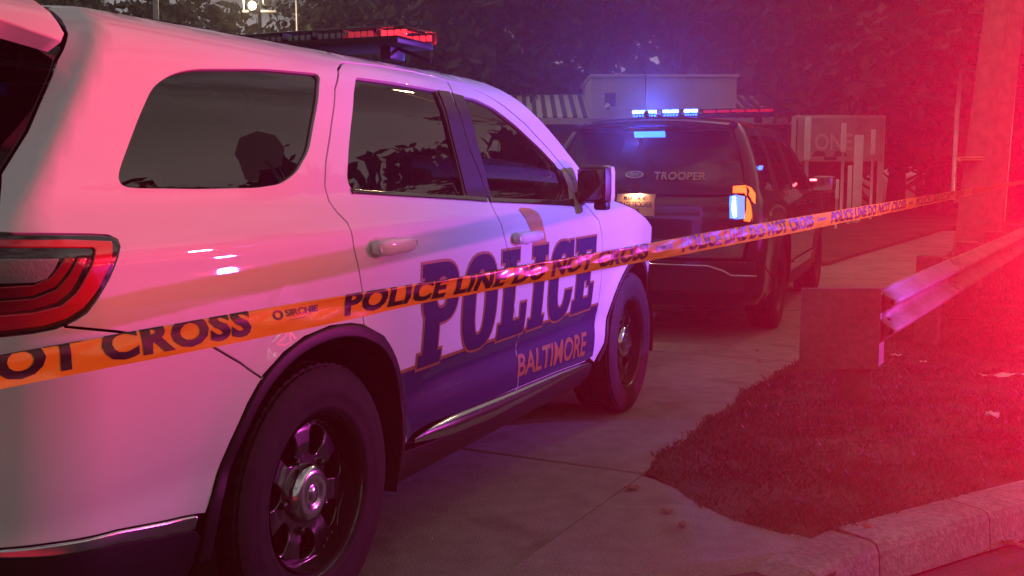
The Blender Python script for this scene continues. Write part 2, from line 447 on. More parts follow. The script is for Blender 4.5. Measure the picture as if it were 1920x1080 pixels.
# -- body side, quarter panel to windscreen pillar
qp = J(seamD[0] - [.05, .12], seamD, top_edge, pillar, UZ((2.42, 1.215)), doorTf[::-1], doorT[::-1][1:], doorR[1:], archR[9:4:-1], bseam[::-1], lampQ[::-1])
side = sheet('quarter_panel', [(1, qp), (-1, winQ)], sideA, 'white_paint', CARW, h=.03, lip=LIP, mirror=True)
doorRr = J(doorT, cutB[1:], sillT[5::-1], archR[-2:9:-1], doorR[::-1][:-1])
drR = sheet('rear_door', [(1, doorRr), (-1, winR)], sideA, 'white_paint', CARW, h=.03, lip=LIP, mirror=True)
frontD = J(doorTf, seamF, sillT[:4:-1], cutB[::-1][:-1])
drF = sheet('front_door', [(1, frontD), (-1, winF)], sideA, 'white_paint', CARW, h=.03, lip=LIP, mirror=True)
fend_top = UZ((2.44, 1.212), (2.67, 1.178), (3.0, 1.125), (3.33, 1.058), (3.6, .985), (3.82, .90))
fend = J(doorTf[-1:] + [.004, -.004], seamF, UZ((2.49, .36)), archF[1:-1], UZ((3.535, .55)), UZ((3.60, .62)), UZ((3.84, .64)), fend_top[::-1])
sheet('front_fender', [(1, fend)], sideA, 'white_paint', CARW, h=.03, lip=LIP, mirror=True)
bump = J(bseam, archR[5:0:-1], chromeT, centre(chromeT[-1][1], lampB[-1][1]), lampB[::-1])
bp = sheet('rear_bumper', [(1, bump)], sideA, 'white_paint', CARW, h=.03, lip=LIP, mirror=True)
sheet('chrome_trim', [(1, J(chromeT, centre(chromeT[-1][1], chromeB[0][1], 3), chromeB))], sideA, 'chrome', bp, h=.02, off=.006, lip=(0, .006, .02), mirror=True)
val = J(chromeB[::-1], centre(chromeB[0][1], .27), UZ((-.55, .25)), archR[0] - [.0, .03])
sheet('bumper_valance', [(1, val)], sideA, 'black_trim', bp, h=.04, lip=(.001, .002, .03), mirror=True)
fb = J(UZ((3.535, .55)), UZ((3.60, .62)), UZ((3.84, .64)), UZ((4.02, .66)), UZ((4.02, .30)), UZ((3.56, .26)), UZ((3.525, .36)))
sheet('front_bumper', [(1, fb)], sideA, 'white_paint', CARW, h=.03, lip=LIP, mirror=True)
# sill: chrome strip and black rocker
def sill_bar(s_):
    uu = np.linspace(sillT[2][0]+.01, 2.40, 40); zt_ = np.interp(uu, sillT[2:, 0], sillT[2:, 1]); o_ = np.argsort(sillB[:, 0]); zb_ = np.interp(uu, sillB[o_, 0], sillB[o_, 1])
    V = []; F = []; n = 12
    for i, u in enumerate(uu):
        k = min(1, (i+.6)/7)*min(1, (len(uu)-i-.4)/4); zc = (zt_[i]+zb_[i])/2; hh = (zt_[i]-zb_[i])/2*max(.15, k**.6)
        p, nn = sfn(sideA, np.array([[u, zc]]))
        for q in range(n):
            a = 2*math.pi*q/n; V.append((p[0][0], s_*-1*(p[0][1]+nn[0][1]*(.006+.020*math.cos(a)*max(.2, k))), zc+hh*math.sin(a)*1.02+.004*math.cos(a)))
    for i in range(len(uu)-1):
        for q in range(n): F.append((i*n+q, i*n+(q+1) % n, (i+1)*n+(q+1) % n, (i+1)*n+q))
    F += [tuple(range(n)), tuple(range((len(uu)-1)*n, len(uu)*n))]
    b = MB(); b.V = V; b.F = F; b.build('sill_trim', 'chrome', CARW, angle=50)
for s_ in (-1, 1): sill_bar(s_)
sheet('rocker_panel', [(1, J(sillB, UZ((2.47, .36)), UZ((2.47, .24)), UZ((.50, .24)), UZ((.50, .36))))], sideA, 'black_trim', CARW, h=.04, lip=(.001, .004, .03), mirror=True)
# wheel-arch mouldings
def ring(outer, hub, k):
    o = np.asarray(outer); i = hub + (o - hub)*k
    return J(o, i[::-1])
archR2 = J(archR, UZ((archR[-1][0] - .005, .34)))
archR2[0] = archR2[0] - [.01, .10]
a = sheet('wheel_arch_trim', [(1, ring(smooth_poly(archR2, 2, False), np.array([0, .385]), .925))], sideA, 'black_trim', CARW, h=.02, off=.007, lip=(0, .006, .10), mirror=True)
sheet('wheel_arch_trim', [(1, ring(archF, np.array([HUBF, .385]), .93))], sideA, 'black_trim', CARW, h=.02, off=.007, lip=(0, .006, .10), mirror=True)
# glass and window trims
def grow(p, d): return offset_poly(ccw(resample(p, .02)), d)
sheet('window_glass', [(1, grow(winQ, .006))], sideA, 'glass_tint', side, h=.05, off=-.010, mirror=True)
sheet('window_glass', [(1, grow(winR, .006))], sideA, 'glass_tint', drR, h=.05, off=-.012, mirror=True)
sheet('window_glass', [(1, grow(winF, .006))], sideA, 'glass_light', drF, h=.05, off=-.012, mirror=True)
beltB = TA([(660, 364), (760, 370), (877, 377), (913, 380)], (.6, 1.2)); beltB2 = TA([(918, 380), (985, 383), (1050, 386), (1076, 388)], (1.3, 1.2))
beltT = TA([(657, 354), (679, 356), (760, 361), (877, 368), (911, 371)], (.6, 1.24)); beltT2 = TA([(916, 371), (985, 374), (1050, 376), (1074, 372)], (1.3, 1.23))
sheet('belt_moulding', [(1, J(beltT, beltB[::-1]))], sideA, 'black_gloss', drR, h=.02, off=.007, lip=(0, .004, .012), mirror=True)
sheet('belt_moulding', [(1, J(beltT2, beltB2[::-1]))], sideA, 'black_gloss', drF, h=.02, off=.007, lip=(0, .004, .012), mirror=True)
pilR = TA([(820, 169), (842, 172), (853.3, 198), (878.3, 278), (899.3, 330), (914, 371), (877, 370), (850, 268)], (1.1, 1.6))
pilF = TA([(845.5, 174), (868, 180), (895, 270), (924, 373), (916, 372), (900.7, 330), (879.7, 278), (854.7, 198)], (1.2, 1.6))
sheet('pillar_trim', [(1, pilR)], sideA, 'black_trim', drR, h=.03, off=.003, lip=(0, .002, .006), mirror=True)
sheet('pillar_trim', [(1, pilF)], sideA, 'black_trim', drF, h=.03, off=.003, lip=(0, .002, .006), mirror=True)
mirT = TA([(1041, 312), (1056, 355), (1048, 378), (1068, 380), (1064, 350), (1053, 322)], (2.1, 1.3))
sheet('mirror_triangle', [(1, mirT)], sideA, 'black_gloss', drF, h=.03, off=.004, lip=(0, .002, .010), mirror=True)
# inner shell so no gap shows daylight, floor, liners
shell = J(UZ((-1.05, .35), (-.55, .30)), archR[1:-1], UZ((.55, .26), (2.48, .26)), archF[1:-1], UZ((3.6, .35), (3.85, .5), (3.8, .86), (2.4, 1.16), (-.6, 1.16), (-1.05, 1.10)))
sheet('inner_shell', [(1, shell)], sideA, 'interior', CARW, h=.08, off=-.045, mirror=True)
mb = MB(); mb.box((1.5, 0, .42), (4.9, 1.62, .03)); mb.box((1.55, 0, .30), (2.0, 1.5, .2), .03); mb.box((3.5, 0, .45), (.6, .9, .3), .05); mb.box((-.75, 0, .45), (.5, 1.0, .3), .05)
mb.box((3.05, 0, .75), (1.3, 1.05, .5), .08); mb.box((2.45, 0, .85), (.05, 1.5, .7)); mb.box((-.95, 0, .80), (.05, 1.35, .75))
mb.build('floor_pan', 'interior', CARW)
for sx in (0, HUBF):
    for s_ in (-1, 1):
        mb = MB(); n = 20; V = []; F = []
        for i in range(n+1):
            q = R(-15 + 210*i/n)
            for yy in (.50, .925): V.append((sx + .465*math.cos(q), s_*yy, .385 + .465*math.sin(q)))
        for i in range(n): F.append((2*i, 2*i+1, 2*i+3, 2*i+2))
        F.append(tuple(range(0, 2*n+2, 2)))
        mb.add(V, F); mb.build('wheel_well_liner', 'interior', CARW)
# roof, windscreen, bonnet, front end, tailgate
def roofS(u, v):       # v across, -1..1
    w = np.where(u < -.55, .612-.012-.05*sstep(-.75, -1.25, u), np.abs(sideA(np.maximum(u, -.5), np.full_like(u, TOP))[:, 1]))
    return np.stack([u, v*w, TOP + .003 + .035*(1-v*v) - .02*sstep(-.2, -.8, u) - .035*sstep(1.3, 1.75, u)], -1)
def gridsheet(name, fn, u, v, m, parent, flip=False):
    U, Vv = np.meshgrid(u, v, indexing='ij'); P = fn(U.ravel(), Vv.ravel()); nu, nv = U.shape
    F = []
    for i in range(nu-1):
        for j in range(nv-1):
            f = (i*nv+j, (i+1)*nv+j, (i+1)*nv+j+1, i*nv+j+1); F.append(f[::-1] if flip else f)
    return mobj(name, P, F, m, parent, True)
rf = gridsheet('roof', roofS, np.linspace(-1.16, 1.62, 48), np.linspace(-1, 1, 25), 'white_paint', CARW)
pil3 = np.array([(p[0], sideA(np.array([p[0]]), np.array([p[1]]))[0, 1], p[1]) for p in pillar])
def screen(u, v):
    t = u*(len(pil3)-1); i = np.clip(t.astype(int), 0, len(pil3)-2); f = (t-i)[:, None]
    e = pil3[i]*(1-f)+pil3[i+1]*f
    b = (1-v*v)
    return np.stack([e[:, 0]+.10*b+.02*b*u, v*np.abs(e[:, 1]), e[:, 2]+.05*b], -1)
gridsheet('windscreen', screen, np.linspace(0, 1, 16), np.linspace(-1, 1, 17), 'glass_light', CARW)
def hood(u, v):
    z = np.interp(u, fend_top[:, 0], fend_top[:, 1]); w = np.abs(sideA(u, z)[:, 1]) - .004
    return np.stack([u, v*w, z + .003 + .075*(1-v*v)**.8 - .03*sstep(3.5, 3.85, u)], -1)
gridsheet('bonnet', hood, np.linspace(2.46, 3.84, 30), np.linspace(-1, 1, 33), 'white_paint', CARW)
def nose(u, v):
    w = np.interp(v, [.28, .6, .86], [.50, .52, .50]); return np.stack([4.02 - .02*u*u + 0*v, u*w*1.12, v], -1)
nz = gridsheet('front_fascia', nose, np.linspace(-1, 1, 16), np.linspace(.28, .90, 14), 'black_trim', CARW)
mb = MB(); mb.box((3.96, 0, .74), (.12, 1.10, .24), .04); mb.build('grille', 'black_gloss', nz)
tgo = sheet('tailgate', [(1, J(seamD[0] - [.004, .0], seamD[0] - [.055, .12], lampQ[0] + [-.01, 0.004], centre(lampQ[0][1]+.004, seamD[0][1])))], sideA, 'white_paint', CARW, h=.05, lip=LIP, mirror=True)
sheet('tailgate_lower', [(1, J(UZ((lampQ[0][0]-.302, lampQ[0][1]), (lampB[-1][0]-.302, lampB[-1][1]+.003)), centre(lampB[-1][1]+.003, lampQ[0][1])))], sideA, 'white_paint', tgo, h=.05, lip=LIP, mirror=True)
def spoilS(u, z):         # body side carried straight back, as the spoiler's cheek is
    w = profA(np.asarray(z, float)) - .012 - .05*sstep(-.75, -1.25, u); return np.stack([np.asarray(u, float), -w, np.asarray(z, float)+0*w], -1)
sp_px = trace(FA, spoilS, [(122, 64), (116, 79), (60, 59), (0, 37)], (-.8, 1.62))
spoil_lo = TA([(114, 84), (60, 66), (0, 46)], (-.85, 1.62))
glassR = J(seamD[:4] - [.004, 0], spoil_lo, centre(spoil_lo[-1][1]+.02, seamD[0][1]+.002))
sheet('rear_window', [(1, glassR)], sideA, 'glass_tint', tgo, h=.05, off=-.004, lip=(.002, .002, .01), mirror=True)
sp = J(sp_px, UZ((sp_px[-1][0]-.10, sp_px[-1][1]+.012)), UZ((sp_px[-1][0]-.10, TOP+.002)), UZ((sp_px[0][0]+.012, TOP+.002)))
sheet('spoiler', [(1, sp)], spoilS, 'white_paint', tgo, h=.03, off=.002, lip=(.001, .006, .05), mirror=True)
mb = MB(); x0_, x1_ = sp_px[-1][0]-.10, sp_px[0][0]; mb.box(((x0_+x1_)/2, 0, TOP-.03), (x1_-x0_-.03, 1.20, .05), .01); mb.build('spoiler_underside', 'black_trim', tgo, angle=40)
# tail lamp
lampO = J(lampQ, lampB[1:], UZ((lampB[-1][0]-.30, lampB[-1][1]), (lampQ[0][0]-.30, lampQ[0][1])))
lo = sheet('tail_lamp', [(1, lampO)], sideA, 'black_gloss', CARW, h=.03, off=.004, lip=(.002, .004, .03), mirror=True)
lensO = TA([(0, 450), (120, 451), (205, 454), (208, 462), (201, 500), (180, 542), (153, 577), (122, 597), (80, 611), (0, 621)], (-.9, 1.1))
lens = J(lensO, lensO[-1:] + [-.28, 0], lensO[:1] + [-.28, 0])
lensH = TA([(0, 465), (90, 466), (170, 467), (174, 470), (171, 488), (158, 517), (140, 548), (112, 572), (60, 585), (0, 590)], (-.9, 1.1))
lensHp = J(lensH, lensH[-1:] + [-.25, 0], lensH[:1] + [-.25, 0])
sheet('lens_ring', [(1, lens), (-1, lensHp)], sideA, 'red_lens', lo, h=.015, off=.008, lip=(0, .003, .006), mirror=True)
b1o = TA([(0, 563), (62, 558), (104, 541), (128, 512), (142, 484), (160, 484), (149, 510), (130, 545), (104, 566), (58, 580), (0, 586)], (-.9, 1.05))
b2o = TA([(0, 537), (60, 533), (92, 519), (108, 500), (118, 484), (137, 484), (124, 508), (101, 536), (60, 553), (0, 558)], (-.9, 1.05))
for b in (b1o, b2o):
    sheet('lamp_element', [(1, J(b, b[-1:] + [-.2, 0], b[:1] + [-.2, 0]))], sideA, 'dark_red_lens', lo, h=.012, off=.007, lip=(0, .002, .004), mirror=True)
cl = TA([(0, 485), (108, 485), (100, 504), (86, 521), (66, 528), (0, 530)], (-.9, 1.1))
sheet('reverse_lens', [(1, J(cl, cl[-1:] + [-.2, 0], cl[:1] + [-.2, 0]))], sideA, 'clear_lens', lo, h=.012, off=.007, lip=(0, .002, .004), mirror=True)
# door handles
def handle(px0, px1, parent):
    a = TA([px0], (.8, 1.08))[0]; b = TA([px1], (1.0, 1.06))[0]
    h = MB(); L = b[0]-a[0]; zc = (a[1]+b[1])/2
    n = 14; ring_ = 12; V = []; F = []
    for i in range(n+1):
        t = i/n; u = a[0]+L*t
        p, nn = sfn(sideA, np.array([[u, zc]])); p, nn = p[0], nn[0]
        st = .008 + .030*math.sin(math.pi*min(1, max(0, t)))**.5
        hh = (.012 + .012*math.sin(math.pi*t)**.5) * (1.25 if t < .35 else 1.0)
        for k in range(ring_):
            q = 2*math.pi*k/ring_; V.append(p + nn*(st + .010*math.cos(q)) + np.array([0, 0, 1])*hh*math.sin(q))
    for i in range(n):
        for k in range(ring_): F.append((i*ring_+k, i*ring_+(k+1) % ring_, (i+1)*ring_+(k+1) % ring_, (i+1)*ring_+k))
    F.append(tuple(range(ring_))[::-1]); F.append(tuple(range(n*ring_, (n+1)*ring_)))
    for e in (a[0]+.02, b[0]-.025):
        p, nn = sfn(sideA, np.array([[e, zc]]))
        h.tube([p[0]-nn[0]*.01, p[0]+nn[0]*.032], [.016, .013], 10)
    h.add(V, F); o = h.build('door_handle', 'white_paint', parent, True)
    return o
handle((694, 462), (771, 459), drR); handle((960, 446), (1010, 441), drF)
# mirror
def planeX(x): return lambda u, v: np.stack([np.full_like(u, x), u, v], -1)
mq = trace(FA, planeX(2.13), [(1077, 312), (1137, 384), (1107, 346)], (-1.05, 1.25))
my, mz = mq[2]; mw = abs(mq[1][0]-mq[0][0]); mh = abs(mq[0][1]-mq[1][1])
bm = MB(); bm.box((2.19, my, mz), (.11, mw, mh), .045); mir = bm.build('side_mirror', 'black_trim', CARW, angle=40)
bm = MB(); bm.box((2.134, my, mz), (.012, mw*.82, mh*.80), .02); bm.build('mirror_glass', mat('mirror_glass', (.09, .09, .10), .03, metal=1), mir, angle=40)
bm = MB(); bm.box((2.245, my, mz), (.07, mw*1.01, mh*1.01), .03); bm.build('mirror_cap', 'white_paint', mir, angle=40)
bm = MB(); bm.box((2.19, my+mw*.62, mz-mh*.36), (.075, mw*.7, .055), .02); bm.box((2.19, my-mw*.24, mz-mh*.56), (.07, mw*.42, mh*.24), .015)
bm.build('mirror_stalk', 'black_trim', mir, angle=40)
# seats and partition seen through the glass
for sx, yy in ((1.55, -.38), (1.55, .38), (.55, -.38), (.55, .38), (.55, 0)):
    mb = MB(); mb.box((sx, yy, .72), (.50, .46, .16), .05); mb.box((sx-.22, yy, 1.05), (.14, .46, .58), .05, ry=R(-10)); mb.box((sx-.26, yy, 1.38), (.09, .24, .20), .04); mb.build('seat', 'seat_cloth', CARW)
mb = MB(); mb.box((1.02, 0, 1.30), (.02, 1.35, .55), .005); mb.box((2.25, 0, 1.08), (.35, 1.5, .16), .05); mb.build('partition', 'interior', CARW)
mb = MB(); mb.lathe([(.165, -.012), (.18, 0), (.165, .012)], 28, 'x'); sw = mb.build('steering_wheel', 'interior', CARW, True); sw.location = (1.98, .38, 1.10); sw.rotation_euler = (0, R(-25), 0)
# ---------------------------------------------------------------- wheels
def tyre_mesh(rad, width, rim, n=240):
    hw = width/2
    prof = [(rim-.012, -hw*.72), (rim+.008, -hw*.90), (rim+.020, -hw*.945), (rim+.024, -hw*.935), (rim+.05, -hw*.99), (rim+.072, -hw*1.0), (rim+.076, -hw*.99), (rim+.090, -hw*.985), (rad-.030, -hw*.95), (rad-.009, -hw*.87)]
    nsh = len(prof)
    tread = []
    for y0, y1 in ((-.80, -.50), (-.44, -.14), (-.10, .10), (.14, .44), (.50, .80)):
        tread += [(rad-.009, y0*hw-.001), (rad, y0*hw+.002), (rad, y1*hw-.002), (rad-.009, y1*hw+.001)]
    prof2 = [(r, -y) for r, y in prof[::-1]]
    P = prof + tread + prof2
    V = []; F = []; m = len(P)
    for k in range(n):
        q = 2*math.pi*k/n
        for i, (r, y) in enumerate(P):
            rr = r
            if nsh <= i < nsh+len(tread) and k % 4 == 0: rr -= .006
            if i in (nsh-1, nsh+len(tread)) and k % 4 == 0: rr -= .003
            if i in (nsh-2, nsh+len(tread)+1) and k % 8 in (0, 1): rr -= .0012
            V.append((rr*math.cos(q), y, rr*math.sin(q)))
    for k in range(n):
        k2 = (k+1) % n
        for i in range(m-1): F.append((k*m+i, k*m+i+1, k2*m+i+1, k2*m+i))
    return V, F
def wheel(car, x, s_, rad, width, rim, nwin, yc, capm='chrome', cap_r=.083, face='wheel_black'):
    """rim mesh with tyre and hub cap as its pieces; the outer face looks to -y before mirroring"""
    hw = width/2
    def face_surf(u, v):
        r = np.hypot(u, v)
        y = np.interp(r, [0, .05, .09, .12, rim*.62, rim*.82, rim*.90, rim*.965, rim, rim+.01], [-.060, -.060, -.058, -.056, -.062, -.058, -.052, -.085, -.108, -.112]) * (hw/.1275)
        return np.stack([u, y, v], -1)
    shp = [(1, circ(0, 0, rim+.006, 0, 356, 72))]
    for i in range(nwin):
        a = 360/nwin*i + 15
        w = []
        ro, ri = rim*.82, rim*.50; ho = 360/nwin*.27; hi_ = 360/nwin*.20
        pts = [(ri, -hi_), (ro*.92, -ho), (ro, -ho*.6), (ro*1.02, 0), (ro, ho*.6), (ro*.92, ho), (ri, hi_), (ri*.93, 0)]
        w = np.array([(r*math.cos(R(a+b)), r*math.sin(R(a+b))) for r, b in pts])
        shp.append((-1, smooth_poly(w, 2)))
    rm = sheet('wheel', shp, face_surf, face, car, h=.016, lip=(0, .006, .045))
    b = MB(); b.lathe([(rim-.015, -hw*.80), (rim-.03, -hw*.3), (rim-.035, hw*.7), (rim, hw*.8)], 48, 'y'); V, F = b.V, b.F[:-2]
    b2 = MB(); b2.V = V; b2.F = F; b2.lathe([(.165, .02), (.165, .035), (.05, .035)], 40, 'y'); b2.build('brake_disc', 'black_trim', rm, True)
    V, F = tyre_mesh(rad, width, rim); mobj('tyre', V, F, 'rubber', rm, True).data.set_sharp_from_angle(angle=R(50))
    b = MB(); b.lathe([(.0, -.092), (.018, -.092), (.024, -.088), (.034, -.087), (.040, -.092), (cap_r*.80, -.090), (cap_r*.93, -.083), (cap_r, -.066), (cap_r, -.04)], 40, 'y')
    b.build('hub_cap', capm, rm, True)
    for i in range(5):
        b = MB(); q = R(72*i+40); b.lathe([(.0, -.050), (.010, -.050), (.012, -.046), (.012, -.02)], 8, 'y', (.110*math.cos(q), -.022, .110*math.sin(q))); b.build('lug_nut', 'black_gloss', rm, True)
    rm.location = (x, yc*s_*-1, rad)
    if s_ < 0: rm.rotation_euler = (0, 0, math.pi)
    rm['label'] = 'black spoked wheel with bright hub cap'
    return rm
def wheel_copy(w, x, y, rz, rad):
    c = copy_tree(w, w.parent); c.location = (x, y, rad); c.rotation_euler = (0, R(random.uniform(0, 70)), rz); return c
wA = wheel(CARW, 0, 1, .385, .255, .2413, 7, .815, 'chrome', .088)
wheel_copy(wA, HUBF, -.815, 0, .385).rotation_euler = (0, R(22), 0)
wheel_copy(wA, 0, .815, math.pi, .385); wheel_copy(wA, HUBF, .815, math.pi, .385)
# ---------------------------------------------------------------- graphics on the doors
def onA(off):
    def fn(u, v):
        p, n = sfn(sideA, np.stack([u, v], 1)); return p + n*off
    return fn
LZ0, LZ1 = .655, 1.012               # foot and head of the big letters
def rect(a, b, c, d): return np.array([(a, b), (c, b), (c, d), (a, d)], float)
def ell(cx, cz, rx, rz, n=28, p=2.6):
    t = np.linspace(0, 2*math.pi, n, endpoint=False); c, s_ = np.cos(t), np.sin(t)
    return np.stack([cx + rx*np.sign(c)*abs(c)**(2/p), cz + rz*np.sign(s_)*abs(s_)**(2/p)], 1)
def letters():
    """slab-serif capitals, each as (+/-) shapes in a box 0..1 high"""
    st, sf = .30, .13
    L = {}
    L['P'] = (.80, [(1, rect(.09, 0, .09+st, 1)), (1, rect(0, 1-sf, .30, 1)), (1, rect(0, 0, .48, sf)), (1, ell(.40, .70, .38, .30)), (-1, ell(.42, .70, .12, .155)), ])
    L['O'] = (.84, [(1, ell(.42, .5, .42, .51)), (-1, ell(.42, .5, .13, .35))])
    L['L'] = (.78, [(1, rect(.09, 0, .09+st, 1)), (1, rect(0, 1-sf, .48, 1)), (1, rect(0, 0, .76, sf+.05)), (1, rect(.60, 0, .76, .36))])
    L['I'] = (.48, [(1, rect(.09, 0, .09+st, 1)), (1, rect(0, 1-sf, .48, 1)), (1, rect(0, 0, .48, sf))])
    L['C'] = (.80, [(1, ell(.42, .5, .42, .51)), (-1, ell(.45, .5, .15, .35)), (-1, rect(.50, .36, .95, .64)), (1, rect(.66, .62, .80, 1.0))])
    L['E'] = (.80, [(1, rect(.09, 0, .09+st, 1)), (1, rect(0, 1-sf-.04, .78, 1)), (1, rect(0, 0, .78, sf+.05)), (1, rect(.30, .42, .62, .58)), (1, rect(.62, .66, .78, 1)), (1, rect(.62, 0, .78, .36)), (1, rect(.50, .34, .62, .66))])
    return L
def offs(shapes, d): return [(s_, offset_poly(ccw(p), d*s_)) for s_, p in shapes]
LT = letters(); hgt = LZ1-LZ0
u_l = .585; cursor = u_l; word = []
tot = sum(LT[c][0] for c in 'POLICE') + .10*5
kx = (2.37-u_l)/tot
for ch in 'POLICE':
    wdt, shp = LT[ch]
    word.append([(s_, np.stack([cursor + p[:, 0]*kx, LZ0 + p[:, 1]*hgt], 1)) for s_, p in shp]); cursor += (wdt+.10)*kx
zoneTop = LZ0 + .004
arch_in = offset_poly(ccw(J(doorR[-1:], archR[10:])), 0)
def zone(parent, poly, m, off): sheet('livery_band', [(1, poly)], sideA, m, parent, h=.03, off=off)
rz_poly = J(UZ((cutB[-1][0]-.0045, zoneTop)), UZ((cutB[-1][0]-.0045, sillT[5][1]+.008)), (sillT[4:0:-1] + [.004, .004]), (archR[-2:12:-1] + [.002, 0]), UZ((np.interp(-zoneTop, -archR[10:, 1], archR[10:, 0]) + .004, zoneTop)))
def clipu(poly, lo, hi):
    poly = resample(poly, .01); poly = poly.copy(); poly[:, 0] = np.clip(poly[:, 0], lo, hi); return poly
cutu = np.interp(-.8, -cutB[:, 1], cutB[:, 0])
fs = np.interp(-.6, -seamF[:, 1], seamF[:, 0])
fz_poly = J(UZ((cutB[-1][0]+.0045, zoneTop)), UZ((cutB[-1][0]+.0045, sillT[5][1]+.008)), sillT[6:] + [-.004, .008], UZ((2.455, .40)), UZ((fs-.010, zoneTop)))
fz2 = J(UZ((fs+.006, zoneTop)), UZ((2.505, .45)), UZ((2.515, .42)), archF[2:8][archF[2:8][:, 1] < zoneTop] + [-.008, 0], UZ((HUBF-math.sqrt(.486**2-(zoneTop-.385)**2), zoneTop)))
for par, poly in ((drR, rz_poly), (drF, fz_poly)):
    zone(par, poly, 'decal_blue', .0016)
    t = poly.copy(); t0, t1 = poly[:, 0][abs(poly[:, 1]-zoneTop) < 1e-6].min(), poly[:, 0][abs(poly[:, 1]-zoneTop) < 1e-6].max()
    zone(par, rect(t0, zoneTop, t1, zoneTop+.012), 'decal_orange', .0012)
# letters: orange edge below, blue face above; cut at the shut line between the doors
seam_line = lambda z: np.interp(-z, -cutB[::1, 1], cutB[:, 0])
def cut_shapes(shapes, side_):
    big = []
    zz = np.linspace(.5, 1.15, 14); ln = np.stack([seam_line(zz), zz], 1)
    if side_ == 'F': blk = J(ln + [.0045, 0], UZ((-1, 1.15), (-1, .5)))
    else: blk = J(ln - [.0045, 0], UZ((4, 1.15), (4, .5)))
    return shapes + [(-1, blk)]
def clip_parts(sh):
    us = np.concatenate([p[:, 0] for s_, p in sh if s_ > 0]); sm = seam_line(np.linspace(LZ0, LZ1, 9))
    out = []
    if us.min() < sm.max(): out.append((drR, cut_shapes(sh, 'R') if us.max() > sm.min()-.01 else sh))
    if us.max() > sm.min(): out.append((drF, cut_shapes(sh, 'F') if us.min() < sm.max()+.01 else sh))
    return out
for sh in word:
    for par, q in clip_parts(offs(sh, .010)):
        try: sheet('letter_edge', q, sideA, 'decal_orange', par, h=.02, off=.0020)
        except Exception as e: print('letter', e)
    for par, q in clip_parts(sh):
        sheet('letter', q, sideA, 'decal_blue', par, h=.02, off=.0030)
bz = TA([(968, 708), (1100, 664)], (1.5, .46)); bt = TA([(1100, 620), (970, 664)], (2.3, .53))
V2, F2 = text_mesh('BALTIMORE', 1.0, shear=.22, offset=.022)
V2 = V2 - V2.min(0); V2 = V2/V2.max(0)
def balt(u, v):
    z0 = bz[0][1]+(bz[1][1]-bz[0][1])*u; z1 = bt[1][1]+(bt[0][1]-bt[1][1])*u
    uu = bz[0][0]+(bz[1][0]-.02-bz[0][0])*u; zz = z0+(z1-z0)*v
    return onA(.0034)(uu, zz)
wrap_flat('lettering', V2, F2, balt, 'decal_orange', drF, .04, .2)
sw_px = TA([(967, 388), (986, 411), (998, 440), (1003, 480), (1004, 515), (1030, 515), (1029, 480), (1018, 419), (1003, 392)], (1.5, 1.1))
sheet('livery_stripe', [(1, smooth_poly(sw_px, 1))], sideA, mat('decal_amber', (.60, .30, .10), .3, coat=.6), drF, h=.02, off=.0014)
# ---------------------------------------------------------------- roof light bar of the white SUV
def lightbar(car, x, z, halfw, lens_on, name='light_bar'):
    b = MB(); b.box((x, 0, z), (.30, halfw*2-.10, .030), .008); lb = b.build(name, 'black_trim', car, angle=40)
    b = MB(); b.box((x, 0, z+.052), (.27, halfw*2-.16, .006), .002); b.build('top_cover', 'black_gloss', lb, angle=40)
    n = 8; w = (halfw*2-.04)/n
    for i in range(n):
        yy = -halfw+.02+w*(i+.5)
        taper = .88 if i in (0, n-1) else 1.0
        q = MB(); q.box((x, yy, z+.030), (.30*taper, w-.008, .052), .012); q.build('lens_module', 'lens_dome', lb, angle=40)
        for sx in (-1, 1):
            q = MB()
            for k in range(4): q.box((x+sx*.118*taper, yy+(k-1.5)*w*.21, z+.030), (.012, w*.15, .024), .003)
            q.build('led_module', lens_on(i, sx), lb)
    for s_ in (-1, 1): q = MB(); q.box((x, s_*(halfw-.16), z-.035), (.12, .05, .06), .01); q.tube([(x, s_*(halfw-.13), z-.02), (x, s_*(halfw+.015), z-.075)], .008, 6); q.build('mounting_foot', 'black_trim', lb, angle=40)
    return lb
M['lens_dome'] = glass('lens_dome', (.80, .78, .78), 1.45)
M['led_off'] = mat('led_off', (.35, .33, .33), .2, metal=.6)
M['led_red'] = emitter('led_red', (1.0, .03, .05), 2.2)
M['led_red_dim'] = emitter('led_red_dim', (1.0, .05, .08), .45)
M['led_blue'] = emitter('led_blue', (.012, .09, 1.0), 7)
M['led_white_blue'] = emitter('led_white_blue', (.62, .90, 1.0), 9)
lightbar(CARW, 1.30, 1.838, .60, lambda i, sx: 'led_red' if i == 0 else 'led_red_dim' if i == 1 else 'led_off')
# ================================================================ the setting: ground, drive, verge, kerb, street
M['soil'] = mat('soil', (.05, .04, .03), .95, noise=[(3, 6, (.030, .026, .018), (.085, .070, .045), .3, .7)], bump=(18, .6, .02))
M['lawn'] = mat('lawn', (.05, .06, .03), .95, noise=[(1.2, 6, (.030, .038, .016), (.080, .075, .040), .3, .72), (24, 4, (.6, .6, .6), (1.2, 1.2, 1.2), .3, .7)], bump=(40, .8, .03))
M['asphalt'] = mat('asphalt', (.05, .05, .05), .85, noise=[(2.0, 5, (.035, .034, .034), (.065, .063, .06), .3, .7), (180, 2, (.6, .6, .6), (1.3, 1.3, 1.3), .35, .7)], bump=(260, .6, .006))
M['concrete'] = mat('concrete', (.3, .29, .27), .85, noise=[(1.1, 7, (.225, .20, .185), (.30, .28, .26), .30, .70), (9, 5, (.84, .83, .82), (1.06, 1.05, 1.04), .30, .62), (120, 3, (.72, .72, .72), (1.14, 1.14, 1.14), .3, .7), (2.6, 8, (.66, .64, .62), (1, 1, 1), .33, .43), (310, 2, (.75, .75, .75), (1.1, 1.1, 1.1), .35, .65)], bump=(140, .5, .006))
